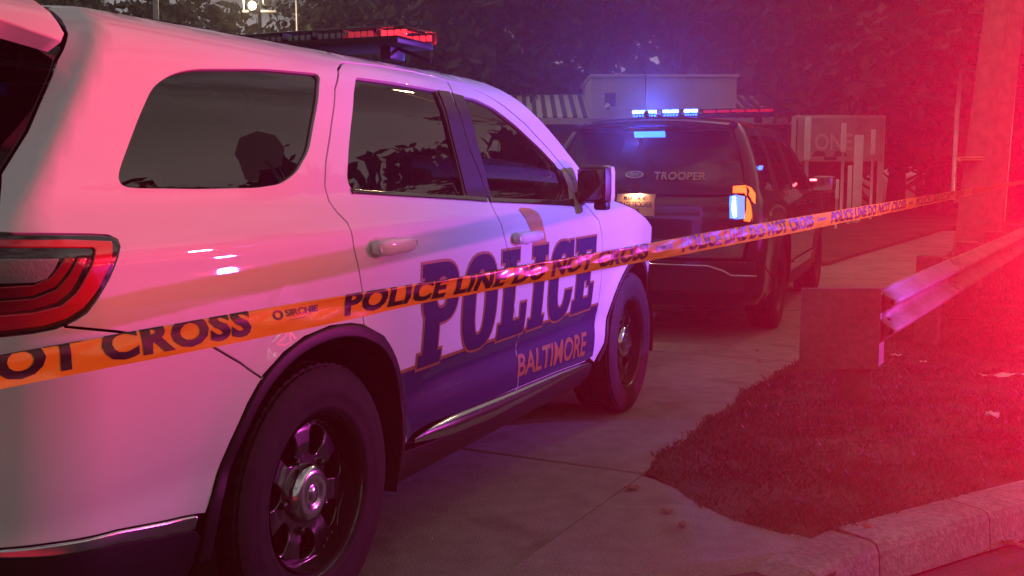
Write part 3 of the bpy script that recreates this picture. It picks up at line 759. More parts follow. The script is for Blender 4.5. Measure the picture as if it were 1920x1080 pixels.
M['kerb_stone'] = mat('kerb_stone', (.3, .28, .25), .9, noise=[(2.3, 7, (.16, .15, .13), (.36, .33, .30), .30, .68), (40, 4, (.65, .65, .65), (1.1, 1.1, 1.1), .3, .65)], bump=(70, .7, .010))
def poly_slab(name, poly, z0, z1, m, parent=None, edge=None):
    poly = ccw(np.array(poly, float)); n = len(poly)
    V = [(p[0], p[1], z0) for p in poly] + [(p[0], p[1], z1) for p in poly]
    F = [tuple(range(n))[::-1], tuple(range(n, 2*n))] + [(i, (i+1) % n, n+(i+1) % n, n+i) for i in range(n)]
    return mobj(name, V, F, m, parent, False)
g = mobj('ground', [(-900, -600, -.16), (900, -600, -.16), (900, 1200, -.16), (-900, 1200, -.16)], [(0, 1, 2, 3)], 'lawn', None, False); tag(g, kind='structure')
st = poly_slab('street', [(-14, -9), (16, -9), (30, 14), (18, 14), (9.2, 8.15), (2.01, 4.03), (1.31, 3.58), (.95, 3.30), (.2, 2.6), (-14, 2.6)], -.155, -.130, 'asphalt'); tag(st, kind='structure')
# drive: concrete squares with tooled joints
ax = R(27.3); dvx = np.array([math.sin(ax), math.cos(ax)]); dvy = np.array([-math.cos(ax), math.sin(ax)])   # along, to the left
J0 = np.array([.58, 4.545]); SL = 1.545
bed = poly_slab('driveway', [tuple(J0 + dvx*a + dvy*b) for a, b in ((-1.9, -.9), (22, -2.2), (22, 13), (-1.9, 13))], -.12, -.022, 'soil'); tag(bed, kind='structure')
def slab_mesh(sx, sy, name='slab'):
    b = MB(); bm = bmesh.new(); bmesh.ops.create_cube(bm, size=1)
    for v in bm.verts: v.co = Vector((v.co.x*(sx-.009), v.co.y*(sy-.009), v.co.z*.09-.045))
    bmesh.ops.bevel(bm, geom=[e for e in bm.edges if e.verts[0].co.z > -.01 and e.verts[1].co.z > -.01], offset=.008, segments=2, affect='EDGES', profile=.5)
    me = bpy.data.meshes.new(name); bm.to_mesh(me); bm.free(); me.materials.append(M['concrete']); return me
sm = slab_mesh(SL, SL)
for i in range(-1, 14):
    for j in range(0, 8):
        c = J0 + dvx*SL*(i+.5) + dvy*SL*(j+.5)
        if j > 0 and c[1] > 13.8 and (c[0]-4.4) < (c[1]-15)*.55: continue
        o = bpy.data.objects.new('slab', sm); COL.objects.link(o); o.parent = bed
        o.location = (c[0], c[1], random.uniform(-.004, .003)); o.rotation_euler = (random.uniform(-.0015, .0015), random.uniform(-.0015, .0015), R(90)-ax + math.pi/2*random.randint(0, 3))
# apron in front of the squares, sloping down to the street
P4 = [J0 + dvx*-1.545, J0 + dvx*-1.545 + dvy*13]
ap = mobj('apron', [(.62, 4.44, .001), (.57, 4.50, .001), (*(J0 + dvx*-1.55), .001), (*(J0 + dvx*-1.55 + dvy*12.5), .001), (-12.5, 2.3, -.125), (.2, 2.55, -.125), (.78, 3.16, -.105), (1.03, 3.38, -.02), (1.14, 3.64, .001), (.90, 3.90, .001)], [(0, 1, 2, 8, 9), (2, 3, 4, 5, 6, 7, 8)], 'concrete', None, False)
tag(ap, kind='structure')
# lawn bank beyond the drive
lw = poly_slab('lawn', [(4.55, 15.1), (6.0, 17.6), (10.2, 24.7), (14, 30.5), (14, 80), (-60, 80), (-60, 13.2), (-1, 13.2), (2.6, 12.9)], -.15, .05, 'lawn'); tag(lw, kind='structure')
# verge soil: soft-edged mound between drive and kerb
vg = np.array([(.60, 4.55), (.66, 4.28), (.75, 4.02), (.87, 3.86), (1.06, 3.69), (1.29, 3.82), (1.66, 4.08), (2.2, 4.42), (9.3, 8.5), (14.5, 11.5), (30, 31), (16.2, 35), (9.3, 21.2), (5.95, 14.95), (2.06, 7.44), (1.44, 6.32), (.95, 5.36), (.68, 4.82)])
def wob(p, k=.03): return p + k*np.stack([np.sin(p[:, 1]*7.1+p[:, 0]*3)+.5*np.sin(p[:, 1]*19), np.cos(p[:, 0]*8.3)+.5*np.sin(p[:, 0]*23+p[:, 1]*5)], 1)*.6
near = vg[[0, 1, 2, 3, 4, 5, 6, 7, 8, 13, 14, 15, 16, 17]]
vgr = resample(ccw(near), .12)
V2, F2 = cdt([(1, wob(vgr))], .12)
bd = np.sqrt(((V2[:, None]-wob(vgr)[None])**2).sum(-1)).min(1)
hump = .035*sstep(0, .25, bd) + .008*np.sin(V2[:, 0]*5)*np.sin(V2[:, 1]*4.3)*sstep(0, .4, bd) - .004
vo = mobj('verge', np.stack([V2[:, 0], V2[:, 1], hump+.002], 1), F2, 'soil'); tag(vo, kind='structure')
far = vg[[8, 9, 10, 11, 12, 13]]
vf = poly_slab('verge', far, -.1, .025, 'lawn'); tag(vf, kind='structure')
# grass blades
M['grass'] = mat('grass', (.08, .09, .03), .6, noise=[(1.7, 3, (.035, .038, .016), (.105, .085, .045), .32, .70)])
def blades(n, lo, hi, wd):
    P = []
    mn, mx_ = vgr.min(0), vgr.max(0)
    while sum(map(len, P)) < n:
        q = RNG.uniform(mn, mx_, (30000, 2)); q = q[q[:, 1] < 12.5]
        dens = np.clip(6.5/np.maximum(q[:, 1], .1), 0, 1)**2
        q = q[RNG.random(len(q)) < dens]
        q = q[inside(q, wob(vgr, .03))]
        cl = .5+.5*np.sin(q[:, 0]*9+np.sin(q[:, 1]*7)*2)*np.sin(q[:, 1]*8+np.sin(q[:, 0]*5)*2)
        q = q[RNG.random(len(q)) < .10+.90*cl**.8]
        P.append(q)
    P = np.concatenate(P)[:n]
    d = np.sqrt(((P[:, None, :]-wob(vgr)[None, ::2])**2).sum(-1)).min(1) if n < 4000 else np.concatenate([np.sqrt(((P[i:i+4000, None, :]-wob(vgr)[None, ::2])**2).sum(-1)).min(1) for i in range(0, n, 4000)])
    z = .035*sstep(0, .25, d)-.004
    h = RNG.uniform(lo, hi, n)*(1+.5*(RNG.random(n) < .06)); a = RNG.uniform(0, 2*math.pi, n); ln = RNG.uniform(.2, 1.1, n)*h
    b = RNG.uniform(0, 2*math.pi, n); w = wd*RNG.uniform(.7, 1.3, n)*np.clip(P[:, 1]/5, .8, 2.2)
    sx, sy = np.cos(a)*w, np.sin(a)*w
    V = np.zeros((n, 4, 3))
    V[:, 0] = np.stack([P[:, 0]-sx, P[:, 1]-sy, z], 1); V[:, 1] = np.stack([P[:, 0]+sx, P[:, 1]+sy, z], 1)
    V[:, 2] = np.stack([P[:, 0]+sx*.6+np.cos(b)*ln*.4, P[:, 1]+sy*.6+np.sin(b)*ln*.4, z+h*.65], 1)
    V[:, 3] = np.stack([P[:, 0]+np.cos(b)*ln, P[:, 1]+np.sin(b)*ln, z+h], 1)
    i = np.arange(n)*4
    F = np.stack([np.stack([i, i+1, i+2], 1), np.stack([i, i+2, i+3], 1)], 1).reshape(-1, 3)
    return V.reshape(-1, 3), F
def fast_mesh(name, V, F, m, parent=None):
    me = bpy.data.meshes.new(name); V = np.ascontiguousarray(V, np.float32); F = np.ascontiguousarray(F, np.int32); k = F.shape[1]
    me.vertices.add(len(V)); me.vertices.foreach_set('co', V.ravel())
    me.loops.add(F.size); me.loops.foreach_set('vertex_index', F.ravel())
    me.polygons.add(len(F)); me.polygons.foreach_set('loop_start', np.arange(0, F.size, k, dtype=np.int32))
    me.polygons.foreach_set('loop_total', np.full(len(F), k, np.int32)); me.update(calc_edges=True)
    me.materials.append(M[m] if isinstance(m, str) else m)
    o = bpy.data.objects.new(name, me); COL.objects.link(o); o.parent = parent; return o
V, F = blades(120000, .010, .034, .0016)
go = fast_mesh('grass', V, F, 'grass'); tag(go, 'short dry mown grass on the verge beside the guardrail', 'grass', kind='stuff')
# kerb stones
kb = [np.array(p) for p in ((.60, 3.02), (1.02, 3.36), (1.31, 3.62), (1.86, 3.97), (3.0, 4.66), (4.6, 5.62), (6.4, 6.66), (8.4, 7.85), (10.4, 9.05))]
kroot = empty('kerb', (kb[0][0], kb[0][1], 0)); tag(kroot, kind='structure')
for i in range(len(kb)-1):
    a, b = kb[i], kb[i+1]; d = (b-a)/np.linalg.norm(b-a); n = np.array([-d[1], d[0]])
    a = a + d*.004; b = b - d*.004
    h0, h1 = (-.115, .0) if i == 0 else (.0, .012) if i == 1 else (.012, .012)
    lo0, lo1 = -.14, -.14
    V = []; 
    for p, hh, lo_ in ((a, h0, lo0), (b, h1, lo1)):
        for (off, z) in ((0.0, lo_), (0.01, hh-.035), (.022, hh-.010), (.05, hh), (.205, hh-.002), (.215, hh-.02), (.215, lo_)):
            q = p+n*off; V.append((q[0]-kb[0][0], q[1]-kb[0][1], z))
    m_ = 7
    F = [(k, k+1, m_+k+1, m_+k) for k in range(m_-1)] + [tuple(range(m_))[::-1], tuple(range(m_, 2*m_))]
    o = mobj('kerb_stone', V, F, 'kerb_stone', kroot, False)
# litter and fallen leaves near the kerb
M['paper'] = mat('paper', (.62, .58, .52), .7); M['dry_leaf'] = mat('dry_leaf', (.22, .11, .05), .7)
def scrap(name, c, size, m, label, cat, group=None, rz=0.0, ripple=.2):
    n = 7; V = []; F = []
    for i in range(n):
        for j in range(4):
            x = (i/(n-1)-.5); y = (j/3-.5)
            wv = .5+.5*math.cos(math.pi*x) if name == 'fallen_leaf' else 1-.25*abs(x)
            V.append((x*size[0], y*size[1]*wv, .006+ripple*size[1]*(.5+.5*math.sin(i*1.9+j*.8))))
    for i in range(n-1):
        for j in range(3): F.append((i*4+j, (i+1)*4+j, (i+1)*4+j+1, i*4+j+1))
    o = mobj(name, V, F, m, None, True, loc=c); o.rotation_euler = (0, 0, rz); md = o.modifiers.new('s', 'SOLIDIFY'); md.thickness = .002
    return tag(o, label, cat, group)
p = ground_at(1885, 708, .06); scrap('paper_scrap', tuple(p), (.34, .05), 'paper', 'pale crumpled strip of paper lying in the grass behind the guardrail', 'litter', rz=R(10), ripple=.5)
p = ground_at(1860, 785, .05); scrap('paper_scrap', tuple(p), (.09, .06), 'paper', 'small pale paper scrap lying in the verge grass', 'litter', rz=R(50), ripple=.5)
for (px, py, m_, s_) in ((1627, 990, 'dry_leaf', .07), (1185, 917, 'dry_leaf', .07), (1905, 1025, 'dry_leaf', .10), (1425, 678, 'dry_leaf', .06), (1680, 668, 'paper', .07), (1730, 680, 'paper', .05), (1420, 658, 'dry_leaf', .05), (1280, 985, 'dry_leaf', .05), (1250, 960, 'dry_leaf', .05)):
    z = -.13 if py > 1000 and px > 1800 else .005 if px < 1500 else .045
    p = ground_at(px, py, z)
    if m_ == 'paper': scrap('paper_scrap', tuple(p), (s_, s_*.6), m_, 'tiny pale paper scrap in the grass near the guardrail posts', 'litter', 'paper scraps by the guardrail', rz=random.uniform(0, 3), ripple=.3)
    else: scrap('fallen_leaf', tuple(p), (s_, s_*.55), m_, 'curled brown fallen leaf in the gutter below the kerb' if z < -.1 else 'curled brown fallen leaf lying on the kerb edge of the grass' if z > .02 else 'curled brown fallen leaf lying on the bare concrete', 'leaf', 'fallen leaves', rz=random.uniform(0, 3), ripple=.25)
# ================================================================ trees
M['bark'] = mat('bark', (.09, .07, .055), .9, noise=[(14, 5, (.05, .04, .03), (.13, .10, .08), .3, .7)], bump=(30, .8, .02))
M['leaf'] = mat('leaf', (.05, .07, .03), .6, noise=[(.45, 4, (.028, .042, .016), (.085, .095, .040), .30, .70)])
M['leaf_dark'] = mat('leaf_dark', (.03, .045, .02), .6, noise=[(.5, 4, (.018, .030, .012), (.055, .065, .028), .30, .70)])
def make_tree(name, h, rx, clear, nclump, per, leaf, m, seed, bare=0.0):
    rg = np.random.default_rng(seed); rnd = random.Random(seed)
    root = empty(name)
    b = MB(); lean = rg.uniform(-.3, .3, 2)
    pts = [(lean[0]*(t**2), lean[1]*(t**2), h*.86*t) for t in np.linspace(0, 1, 8)]
    r0 = h*.020+.05
    b.tube(pts, [r0*1.35 if i == 0 else r0*(1-.88*i/7) for i in range(8)], 9)
    tips = []
    for k in range(26):
        t = rg.uniform(clear, .95); z = h*.86*t; q = rg.uniform(0, 2*math.pi)
        ln = rx*(1.0-.45*abs((t-clear)/(1-clear)-.35))*rg.uniform(.6, 1.05)
        s_ = np.array([lean[0]*t*t, lean[1]*t*t, z]); e = s_ + np.array([math.cos(q)*ln, math.sin(q)*ln, ln*rg.uniform(.15, .7)]); mid = (s_+e)/2 + np.array([0, 0, -ln*.08])
        b.tube([s_, mid, e], [r0*.34*(1.2-t), r0*.2*(1.2-t), .012], 5); tips += [e, mid*.4+e*.6]
    b.build('trunk', 'bark', root, True)
    C = []
    for k in range(nclump):
        tp = tips[k % len(tips)]; C.append(np.array(tp) + rg.normal(0, rx*.16, 3)*[1, 1, .8])
    C = np.array(C); n = len(C)*per
    rad = np.repeat(rg.uniform(.35, .95, len(C))*rx*.26, per)[:, None]
    P = np.repeat(C, per, 0) + rg.normal(0, .55, (n, 3))*rad*[1, 1, .75]
    s_ = leaf*rg.uniform(.5, 1.3, n)[:, None]
    A = rg.normal(0, 1, (n, 3)); A /= np.linalg.norm(A, axis=1, keepdims=True); B = np.cross(A, rg.normal(0, 1, (n, 3))); B /= np.maximum(np.linalg.norm(B, axis=1, keepdims=True), 1e-6)
    V = np.stack([P-A*s_, P+B*s_*.45, P+A*s_, P-B*s_*.45], 1).reshape(-1, 3)
    i = np.arange(n)*4
    fast_mesh('crown', V, np.stack([i, i+1, i+2, i+3], 1), m, root)
    return root
protos = [make_tree('broadleaf_tree', 13, 4.6, .22, 70, 75, .26, 'leaf', 1), make_tree('broadleaf_tree', 15, 4.0, .18, 80, 70, .24, 'leaf_dark', 2),
          make_tree('broadleaf_tree', 11, 4.2, .25, 60, 75, .24, 'leaf_dark', 3), make_tree('broadleaf_tree', 9.0, 3.6, .30, 30, 40, .20, 'leaf', 4)]
used = [False]*4
def put_tree(k, x, y, s=1.0, label='', group='trees behind the low building', rz=None):
    t = protos[k]
    if used[k]: t = copy_tree(protos[k])
    used[k] = True
    t.location = (x, y, -.1); t.scale = (s, s, s*random.uniform(.95, 1.05)); t.rotation_euler = (0, 0, random.uniform(0, 6.28) if rz is None else rz)
    tag(t, label, 'tree', group); return t
WOOD = 'dark leafy tree in the wood behind the low building'
# wood across the back; lower towards the floodlight where sky shows
for (px, d, k, s) in ((-250, 46, 0, .95), (-60, 44, 2, .95), (90, 47, 1, .80), (190, 42, 2, .84), (300, 48, 0, .80), (385, 47, 2, .80), (455, 52, 2, .80), (520, 56, 0, .70), (590, 52, 2, .83), (650, 55, 0, .80), (700, 49, 1, .78), (770, 46, 0, .92), (850, 52, 1, .95), (915, 47, 2, 1.1), (985, 50, 0, 1.05), (1060, 55, 1, 1.0), (1130, 49, 0, 1.05),
                      (1210, 54, 1, 1.05), (1290, 50, 2, 1.25), (1370, 55, 1, 1.0), (1450, 49, 0, 1.05), (1530, 53, 1, .93), (1600, 47, 2, 1.1), (1680, 44, 0, 1.0), (1750, 40, 2, 1.15), (1830, 42, 1, 1.0), (1920, 38, 0, 1.1), (2020, 36, 1, 1.0), (2150, 34, 0, 1.1)):
    q = at_depth(px, 330, d); put_tree(k, q[0], q[1], s, WOOD)
# understorey: big bushes close the gaps between the trunks
bush = make_tree('shrub', 4.6, 3.4, .05, 60, 70, .24, 'leaf_dark', 9); first = True
for (px, d, s) in ((-150, 40, 1.2), (60, 41, 1.3), (230, 43, 1.2), (400, 44, 1.25), (540, 43, 1.3), (680, 43, 1.3), (820, 42, 1.3), (950, 44, 1.4), (1450, 43, 1.4), (1560, 44, 1.4), (1640, 38, 1.2), (1690, 36, 1.2), (1725, 34, 1.1), (1770, 33, 1.1), (1900, 31, 1.2), (2050, 30, 1.2)):
    q = at_depth(px, 330, d); t = bush if first else copy_tree(bush); first = False
    t.location = (q[0], q[1], -.1); t.scale = (s, s, s); t.rotation_euler = (0, 0, random.uniform(0, 6)); tag(t, 'dense dark shrub growing at the edge of the wood', 'shrub', 'shrubs along the wood')
# trees across the street, seen only as reflections in the car's side windows
for (az, d, k, s) in ((33, 52, 0, .72), (38, 48, 3, 1.0), (42, 56, 2, .86), (46.5, 50, 3, .95), (51, 44, 1, .58), (55, 40, 2, .74), (59.5, 34, 0, .66), (64, 46, 3, 1.0), (69, 42, 2, .62), (75, 48, 0, .60), (83, 44, 1, .5), (92, 50, 2, .6), (103, 46, 0, .55), (49.5, 46, 3, .95), (44, 50, 2, .8), (36, 50, 2, .8)):
    x, y = d*math.sin(R(az)), d*math.cos(R(az)); s *= 1.38
    put_tree(k, x, y, s, 'tree on the far side of the street facing the parked cars', 'trees across the street')
for (az, d, s) in ((36, 44, 1.6), (40, 41, 1.5), (43.5, 38, 1.7), (47, 40, 1.5), (50, 37, 1.8), (53, 41, 1.6), (56, 37, 1.9), (59, 34, 1.5), (62, 38, 1.9), (65.5, 36, 1.7), (70, 40, 1.8), (76, 40, 1.7)):
    t = copy_tree(bush); t.location = (d*math.sin(R(az)), d*math.cos(R(az)), -.1); t.scale = (s, s, s*random.uniform(.9, 1.35)); t.rotation_euler = (0, 0, random.uniform(0, 6)); tag(t, 'dense hedge shrub on the far side of the street', 'shrub', 'hedge across the street')
# ================================================================ low building
M['stucco'] = mat('stucco', (.52, .48, .45), .85, noise=[(.8, 5, (.44, .40, .38), (.56, .52, .49), .3, .7)], bump=(30, .3, .01))
M['siding'] = mat('siding', (.20, .15, .14), .8, noise=[(2, 4, (.15, .11, .10), (.22, .17, .16), .3, .7)])
M['roof_metal'] = mat('roof_metal', (.5, .5, .5), .5, noise=[(1.5, 4, (.66, .64, .64), (.78, .76, .76), .3, .7)]); M['roof_rib'] = mat('roof_rib', (.10, .095, .095), .6)  # rib colour darkened to stand for the dark gaps ribs cast
M['dark_opening'] = mat('dark_opening', (.03, .03, .03), .6)
BD = 36.0
def bx(px): return (px-960)/CF*BD
def bz_(py, d=None): return at_depth(960, py, d or BD)[2]
bld = empty('low_building', (bx(1240), BD, 0)); tag(bld, 'low building with ribbed metal roof and a pale box-shaped parapet', 'building')
ox = bx(1240)
def bpart(name, x0, x1, y0, y1, z0, z1, m, b=.0):
    q = MB(); q.box(((x0+x1)/2-ox, (y0+y1)/2-BD, (z0+z1)/2), (x1-x0, y1-y0, z1-z0), b); return q.build(name, m, bld)
ZE, ZR = bz_(221), bz_(180, BD+3.2)
wallo = bpart('wall', bx(880), bx(1612), BD+.6, BD+8, -.1, ZE+.02, 'siding')
for i in range(26):
    x = bx(880)+(bx(1612)-bx(880))*(i+.5)/26
    q = MB(); q.box((x-ox, .585, ZE/2), ((bx(1612)-bx(880))/26-.03, .03, ZE-.1), .008); q.build('wall_panel', 'siding', wallo)
roofb = MB(); roofb.prism([(0, ZE), (3.4, ZR), (6.8, ZE)], lambda p: (bx(872)-ox, p[0]+.0, p[1]), lambda p: (bx(1618)-ox, p[0]+.0, p[1])); roofo = roofb.build('roof', 'roof_metal', bld)
nr = 40
sl = math.atan2(ZR-ZE, 3.4); ll = math.hypot(ZR-ZE, 3.4)
for i in range(nr):
    x = bx(872)+(bx(1618)-bx(872))*(i+.5)/nr; w = (bx(1618)-bx(872))/nr
    if bx(1098) < x < bx(1378): pass
    q = MB(); q.box((x-ox, 1.7, (ZE+ZR)/2+.035), (w-.16, ll+.15, .02), 0, rx=sl); q.build('roof_panel', 'roof_metal', roofo)
    q = MB(); q.box((x-ox+w/2, 1.7, (ZE+ZR)/2+.045), (.14, ll+.15, .06), 0, rx=sl); q.build('roof_rib', 'roof_rib', roofo)
bpart('fascia', bx(866), bx(1622), BD-.14, BD-.06, ZE-.22, ZE-.01, 'stucco')
par = bpart('parapet', bx(1105), bx(1371), BD-.35, BD+4.5, ZE-.05, bz_(147), 'stucco')
q = MB(); q.box(((bx(1105)+bx(1371))/2-ox, 2.05, bz_(147)+.05), (bx(1371)-bx(1105)+.12, 5.0, .10), .02); q.build('coping', 'stucco', par)
q = MB(); q.box((bx(1140)-ox, -.36, bz_(188)), (.36, .05, .42), .01); q.build('vent', 'dark_opening', par)
q = MB(); q.tube([(bx(1134)-ox, -.38, bz_(203)), (bx(1134)-ox, -.62, bz_(200)), (bx(1134)-ox, -.70, bz_(206))], .09, 10); q.build('vent_hood', 'roof_metal', par, True)
# banner frame in front of the building
SD = 31.0
def sx_(px): return (px-960)/CF*SD
sign = empty('banner_sign', (sx_(1570), SD, 0)); tag(sign, 'faded pale banner with large letters stretched on a metal frame by the building', 'sign')
sxo = sx_(1570)
def szz(py): return at_depth(960, py, SD)[2]
M['banner'] = mat('banner', (.34, .30, .29), .7, noise=[(1.3, 4, (.26, .22, .22), (.40, .36, .34), .3, .7)])
q = MB(); q.box((0, 0, (szz(222)+szz(303))/2), (sx_(1642)-sx_(1482), .05, szz(222)-szz(303)), .01); bn = q.build('banner_sheet', 'banner', sign)
for px in (1484, 1648):
    q = MB(); q.box((sx_(px)-sxo, .06, szz(218)/2), (.16 if px > 1600 else .12, .12, szz(218)), .02); q.build('frame_post', 'stucco', sign)
q = MB(); q.box((0, .06, szz(219)), (sx_(1650)-sx_(1482), .10, .10), .02); q.build('frame_rail', 'stucco', sign)
V2, F2 = text_mesh('ONE', 1.0, offset=.02); V2 = V2-V2.min(0); V2 = V2/V2.max(0)
w0, w1 = sx_(1522)-sxo, sx_(1592)-sxo; z0, z1 = szz(282), szz(250)
wrap_flat('lettering', V2, F2, lambda u, v: np.stack([w0+(w1-w0)*u, np.full_like(u, -.031), z0+(z1-z0)*v], -1), mat('banner_letter', (.55, .50, .48), .7), bn, 9, 9)
for (a, b) in ((1518, 1545), (1556, 1585)):
    q = MB(); q.prism([(0, 0), (.42, 0), (.34, .14), (.10, .16)], lambda p: (sx_(a)-sxo+p[0], -.032, szz(293)+p[1]), lambda p: (sx_(a)-sxo+p[0], -.026, szz(293)+p[1])); q.build('printed_motif', 'dark_opening', bn)
q = MB(); q.box((sx_(1552)-sxo, -.03, szz(297)), (.36, .012, .10)); q.build('printed_plate', 'dark_opening', bn)
# white posts
M['white_post'] = mat('white_post', (.72, .68, .64), .5, noise=[(3, 4, (.70, .66, .62), (.85, .82, .78), .3, .7)])
def post(px, y_top, y_bot_upper, wpx, d, label, pipe=True):
    x = (px-960)/CF*d; zt = at_depth(960, y_top, d)[2]; zb = at_depth(960, y_bot_upper, d)[2]; w = wpx/CF*d
    root = empty('post', (x, d, 0)); tag(root, label, 'post')
    q = MB(); q.box((0, 0, (zt+max(zb, 0))/2), (w, w, zt-max(zb, 0)), .02); q.build('sleeve', 'white_post', root, angle=40)
    if zb > 0: q = MB(); q.tube([(0, 0, 0), (0, 0, zb+.02)], w*.36, 10); q.build('pipe', 'roof_metal', root, True)
    return root
post(1509, 219, 300, 10, 29, 'slim white sleeved post beside the banner edge nearest the dark car')
post(1576, 231, 285, 8, 28, 'tall white sleeved post in front of the banner lettering')
post(1603, 253, 420, 11, 27, 'broad pale full-height post with brightly lit foot before the banner')
post(1610.5, 253, 420, 5, 27.6, 'narrow pale post paired close beside the broad one')
post(1631, 243, 290, 7, 29, 'white sleeved post on thin pipe at the far side of the banner')
post(1567, 336, 373, 6, 24, 'short bright white post lit by headlamps beside the dark car', True)
post(1590, 310, 420, 7, 26.2, 'low pale post standing before the broad post')
# ================================================================ poles
M['wood_pole'] = mat('wood_pole', (.20, .15, .12), .85, noise=[(6, 5, (.07, .055, .045), (.14, .11, .09), .3, .7)], bump=(40, .6, .01))
M['galv'] = mat('galv', (.40, .40, .41), .45, metal=.7, noise=[(8, 4, (.30, .30, .31), (.46, .46, .47), .3, .7)])
def utility(pxb, pyb, pxt, pyt, d, r0, r1, label):
    b0 = at_depth(pxb, pyb, d); b1 = at_depth(pxt, pyt, d)
    k = (11.0-b0[2])/(b1[2]-b0[2]); tp = b0+(b1-b0)*k; k0 = (0-b0[2])/(b1[2]-b0[2]); bt = b0+(b1-b0)*k0
    root = empty('utility_pole', (bt[0], bt[1], 0)); tag(root, label, 'pole')
    q = MB(); q.tube([np.array((0, 0, -.1)), (tp-bt)*.5, tp-bt], [r0, (r0+r1)/2, r1], 20); q.build('shaft', 'wood_pole', root, True)
    return root, bt, tp
up1, ub, ut = utility(1815, 440, 1872, 0, 16.5, .20, .16, 'weathered wooden utility pole with a rope knotted round it behind the guardrail')
q = MB(); q.tube([(-.235, -.02, .9), (-.235, -.02, 2.2), (-.20, -.02, 2.9)], .035, 10); q.build('cable_guard', 'galv', up1, True)
q = MB(); q.lathe([(.215, 0), (.225, .012), (.215, .024)], 20, 'z', (.022*1.7, 0, 1.50)); q.lathe([(.213, 0), (.223, .012), (.213, .024)], 20, 'z', (.022*1.7, 0, 1.535)); q.tube([(-.20, -.12, 1.51), (-.27, -.2, 1.53), (-.24, -.22, 1.49)], .014, 6); q.build('rope', mat('rope', (.55, .35, .16), .8), up1, True)
up2, ub2, ut2 = utility(1856, 440, 1903, 0, 17.6, .17, .13, 'slimmer second utility pole standing close behind the roped one')
q = MB(); q.tube([(.20, -.1, .5), (.42, -.1, 8)], .012, 6); q.build('guy_wire', 'galv', up2, True)
# floodlight mast and thin masts on the left skyline
M['lamp_glow'] = emitter('lamp_glow', (1.0, .78, .45), 16)
def mast(px, d, z, r, label, lamp=False):
    x = (px-960)/CF*d; root = empty('floodlight_mast' if lamp else 'mast', (x, d, -.1)); tag(root, label, 'light pole' if lamp else 'pole')
    q = MB(); q.tube([(0, 0, 0), (0, 0, z)], [r, r*.7], 10); q.build('shaft', 'galv', root, True)
    if lamp:
        q = MB(); q.box((0, 0, z-.3), (1.2, .08, .08), .01); q.box((0, 0, z+.4), (1.2, .08, .08), .01); q.tube([(-.55, 0, z-.3), (-.55, 0, z+.4)], .03, 6); q.tube([(.55, 0, z-.3), (.55, 0, z+.4)], .03, 6); q.build('lamp_frame', 'galv', root)
        for (dx, dz, on) in ((-.22, -.12, True), (.30, .02, False), (-.22, .62, False), (.30, .62, False)):
            q = MB(); q.lathe([(.05, .20), (.11, .10), (.16, -.08), (.16, -.12)], 14, 'y', (dx, 0, z+dz)); h = q.build('lamp_head', 'galv', root, True)
            q = MB(); q.lathe([(0, -.125), (.14, -.125), (.14, -.115)], 14, 'y', (dx, 0, z+dz)); q.build('lamp_lens', 'lamp_glow' if on else 'black_gloss', h)
    return root, x
FLM, flx = mast(497, 38, 7.35, .09, 'floodlight mast with lit warm lamps above the trees', True)
mast(565, 40, 14, .06, 'bare thin grey pole rising right of the floodlight mast')
mast(307, 30, 12, .09, 'dark bare pole rising behind the roof of the white car')

# stop sign and lit street lamp on the verge, mirrored in the car's side glass
def stop_sign(x, y, zc, w, yaw):
    root = empty('stop_sign', (x, y, 0), yaw); tag(root, 'octagonal stop sign on a tall steel post on the verge', 'sign')
    q = MB(); q.box((0, .022, (zc-.15)/2), (.05, .03, zc-.15), .004); q.build('post', 'galv', root)
    oc = [(w/2/math.cos(R(22.5))*math.cos(R(22.5+45*k)), zc+w/2/math.cos(R(22.5))*math.sin(R(22.5+45*k))) for k in range(8)]
    q = MB(); q.prism(oc, lambda p: (p[0], -.002, p[1]), lambda p: (p[0], .002, p[1])); pl = q.build('sign_plate', mat('sign_white', (.75, .75, .75), .4), root)
    q = MB(); q.prism([(p[0]*.94, zc+(p[1]-zc)*.94) for p in oc], lambda p: (p[0], -.0045, p[1]), lambda p: (p[0], -.003, p[1])); q.build('sign_field', mat('sign_red', (.45, .02, .03), .4), pl)
    V2, F2 = text_mesh('STOP', 1.0, offset=.02); V2 = (V2-V2.min(0))/(V2.max(0)-V2.min(0))
    wrap_flat('lettering', V2, F2, lambda u, v: np.stack([(u-.5)*w*.8, np.full_like(u, -.006), zc+(v-.5)*w*.33], -1), 'sign_white_l' if 'sign_white_l' in M else mat('sign_letter', (.75, .75, .75), .4), pl, 9, 9)
stop_sign(5.8, 6.9, 3.95, .62, R(150))
SLP = (7.3, 13.7, 7.8)
sl_ = empty('street_lamp', (SLP[0]+1.2, SLP[1]+.3, 0)); tag(sl_, 'lit warm street lamp on a curved steel arm beside the street', 'street lamp')
q = MB(); q.tube([(0, 0, -.1), (0, 0, 6.6), (-.15, -.04, 7.6), (-.6, -.16, 8.05), (-1.1, -.28, 8.05)], [.09, .07, .05, .04, .035], 12); q.build('pole', 'galv', sl_, True)
q = MB(); q.box((-1.2, -.3, 8.0), (.6, .26, .14), .05, rz=R(14)); lh = q.build('lamp_head', 'galv', sl_, angle=40)
M['lamp_warm'] = emitter('lamp_warm', (1.0, .72, .36), 60)
q = MB(); q.lathe([(0, -.10), (.09, -.075), (.125, 0)], 16, 'z', (-1.2, -.3, 7.93)); q.build('lamp_lens', 'lamp_warm', lh, True)
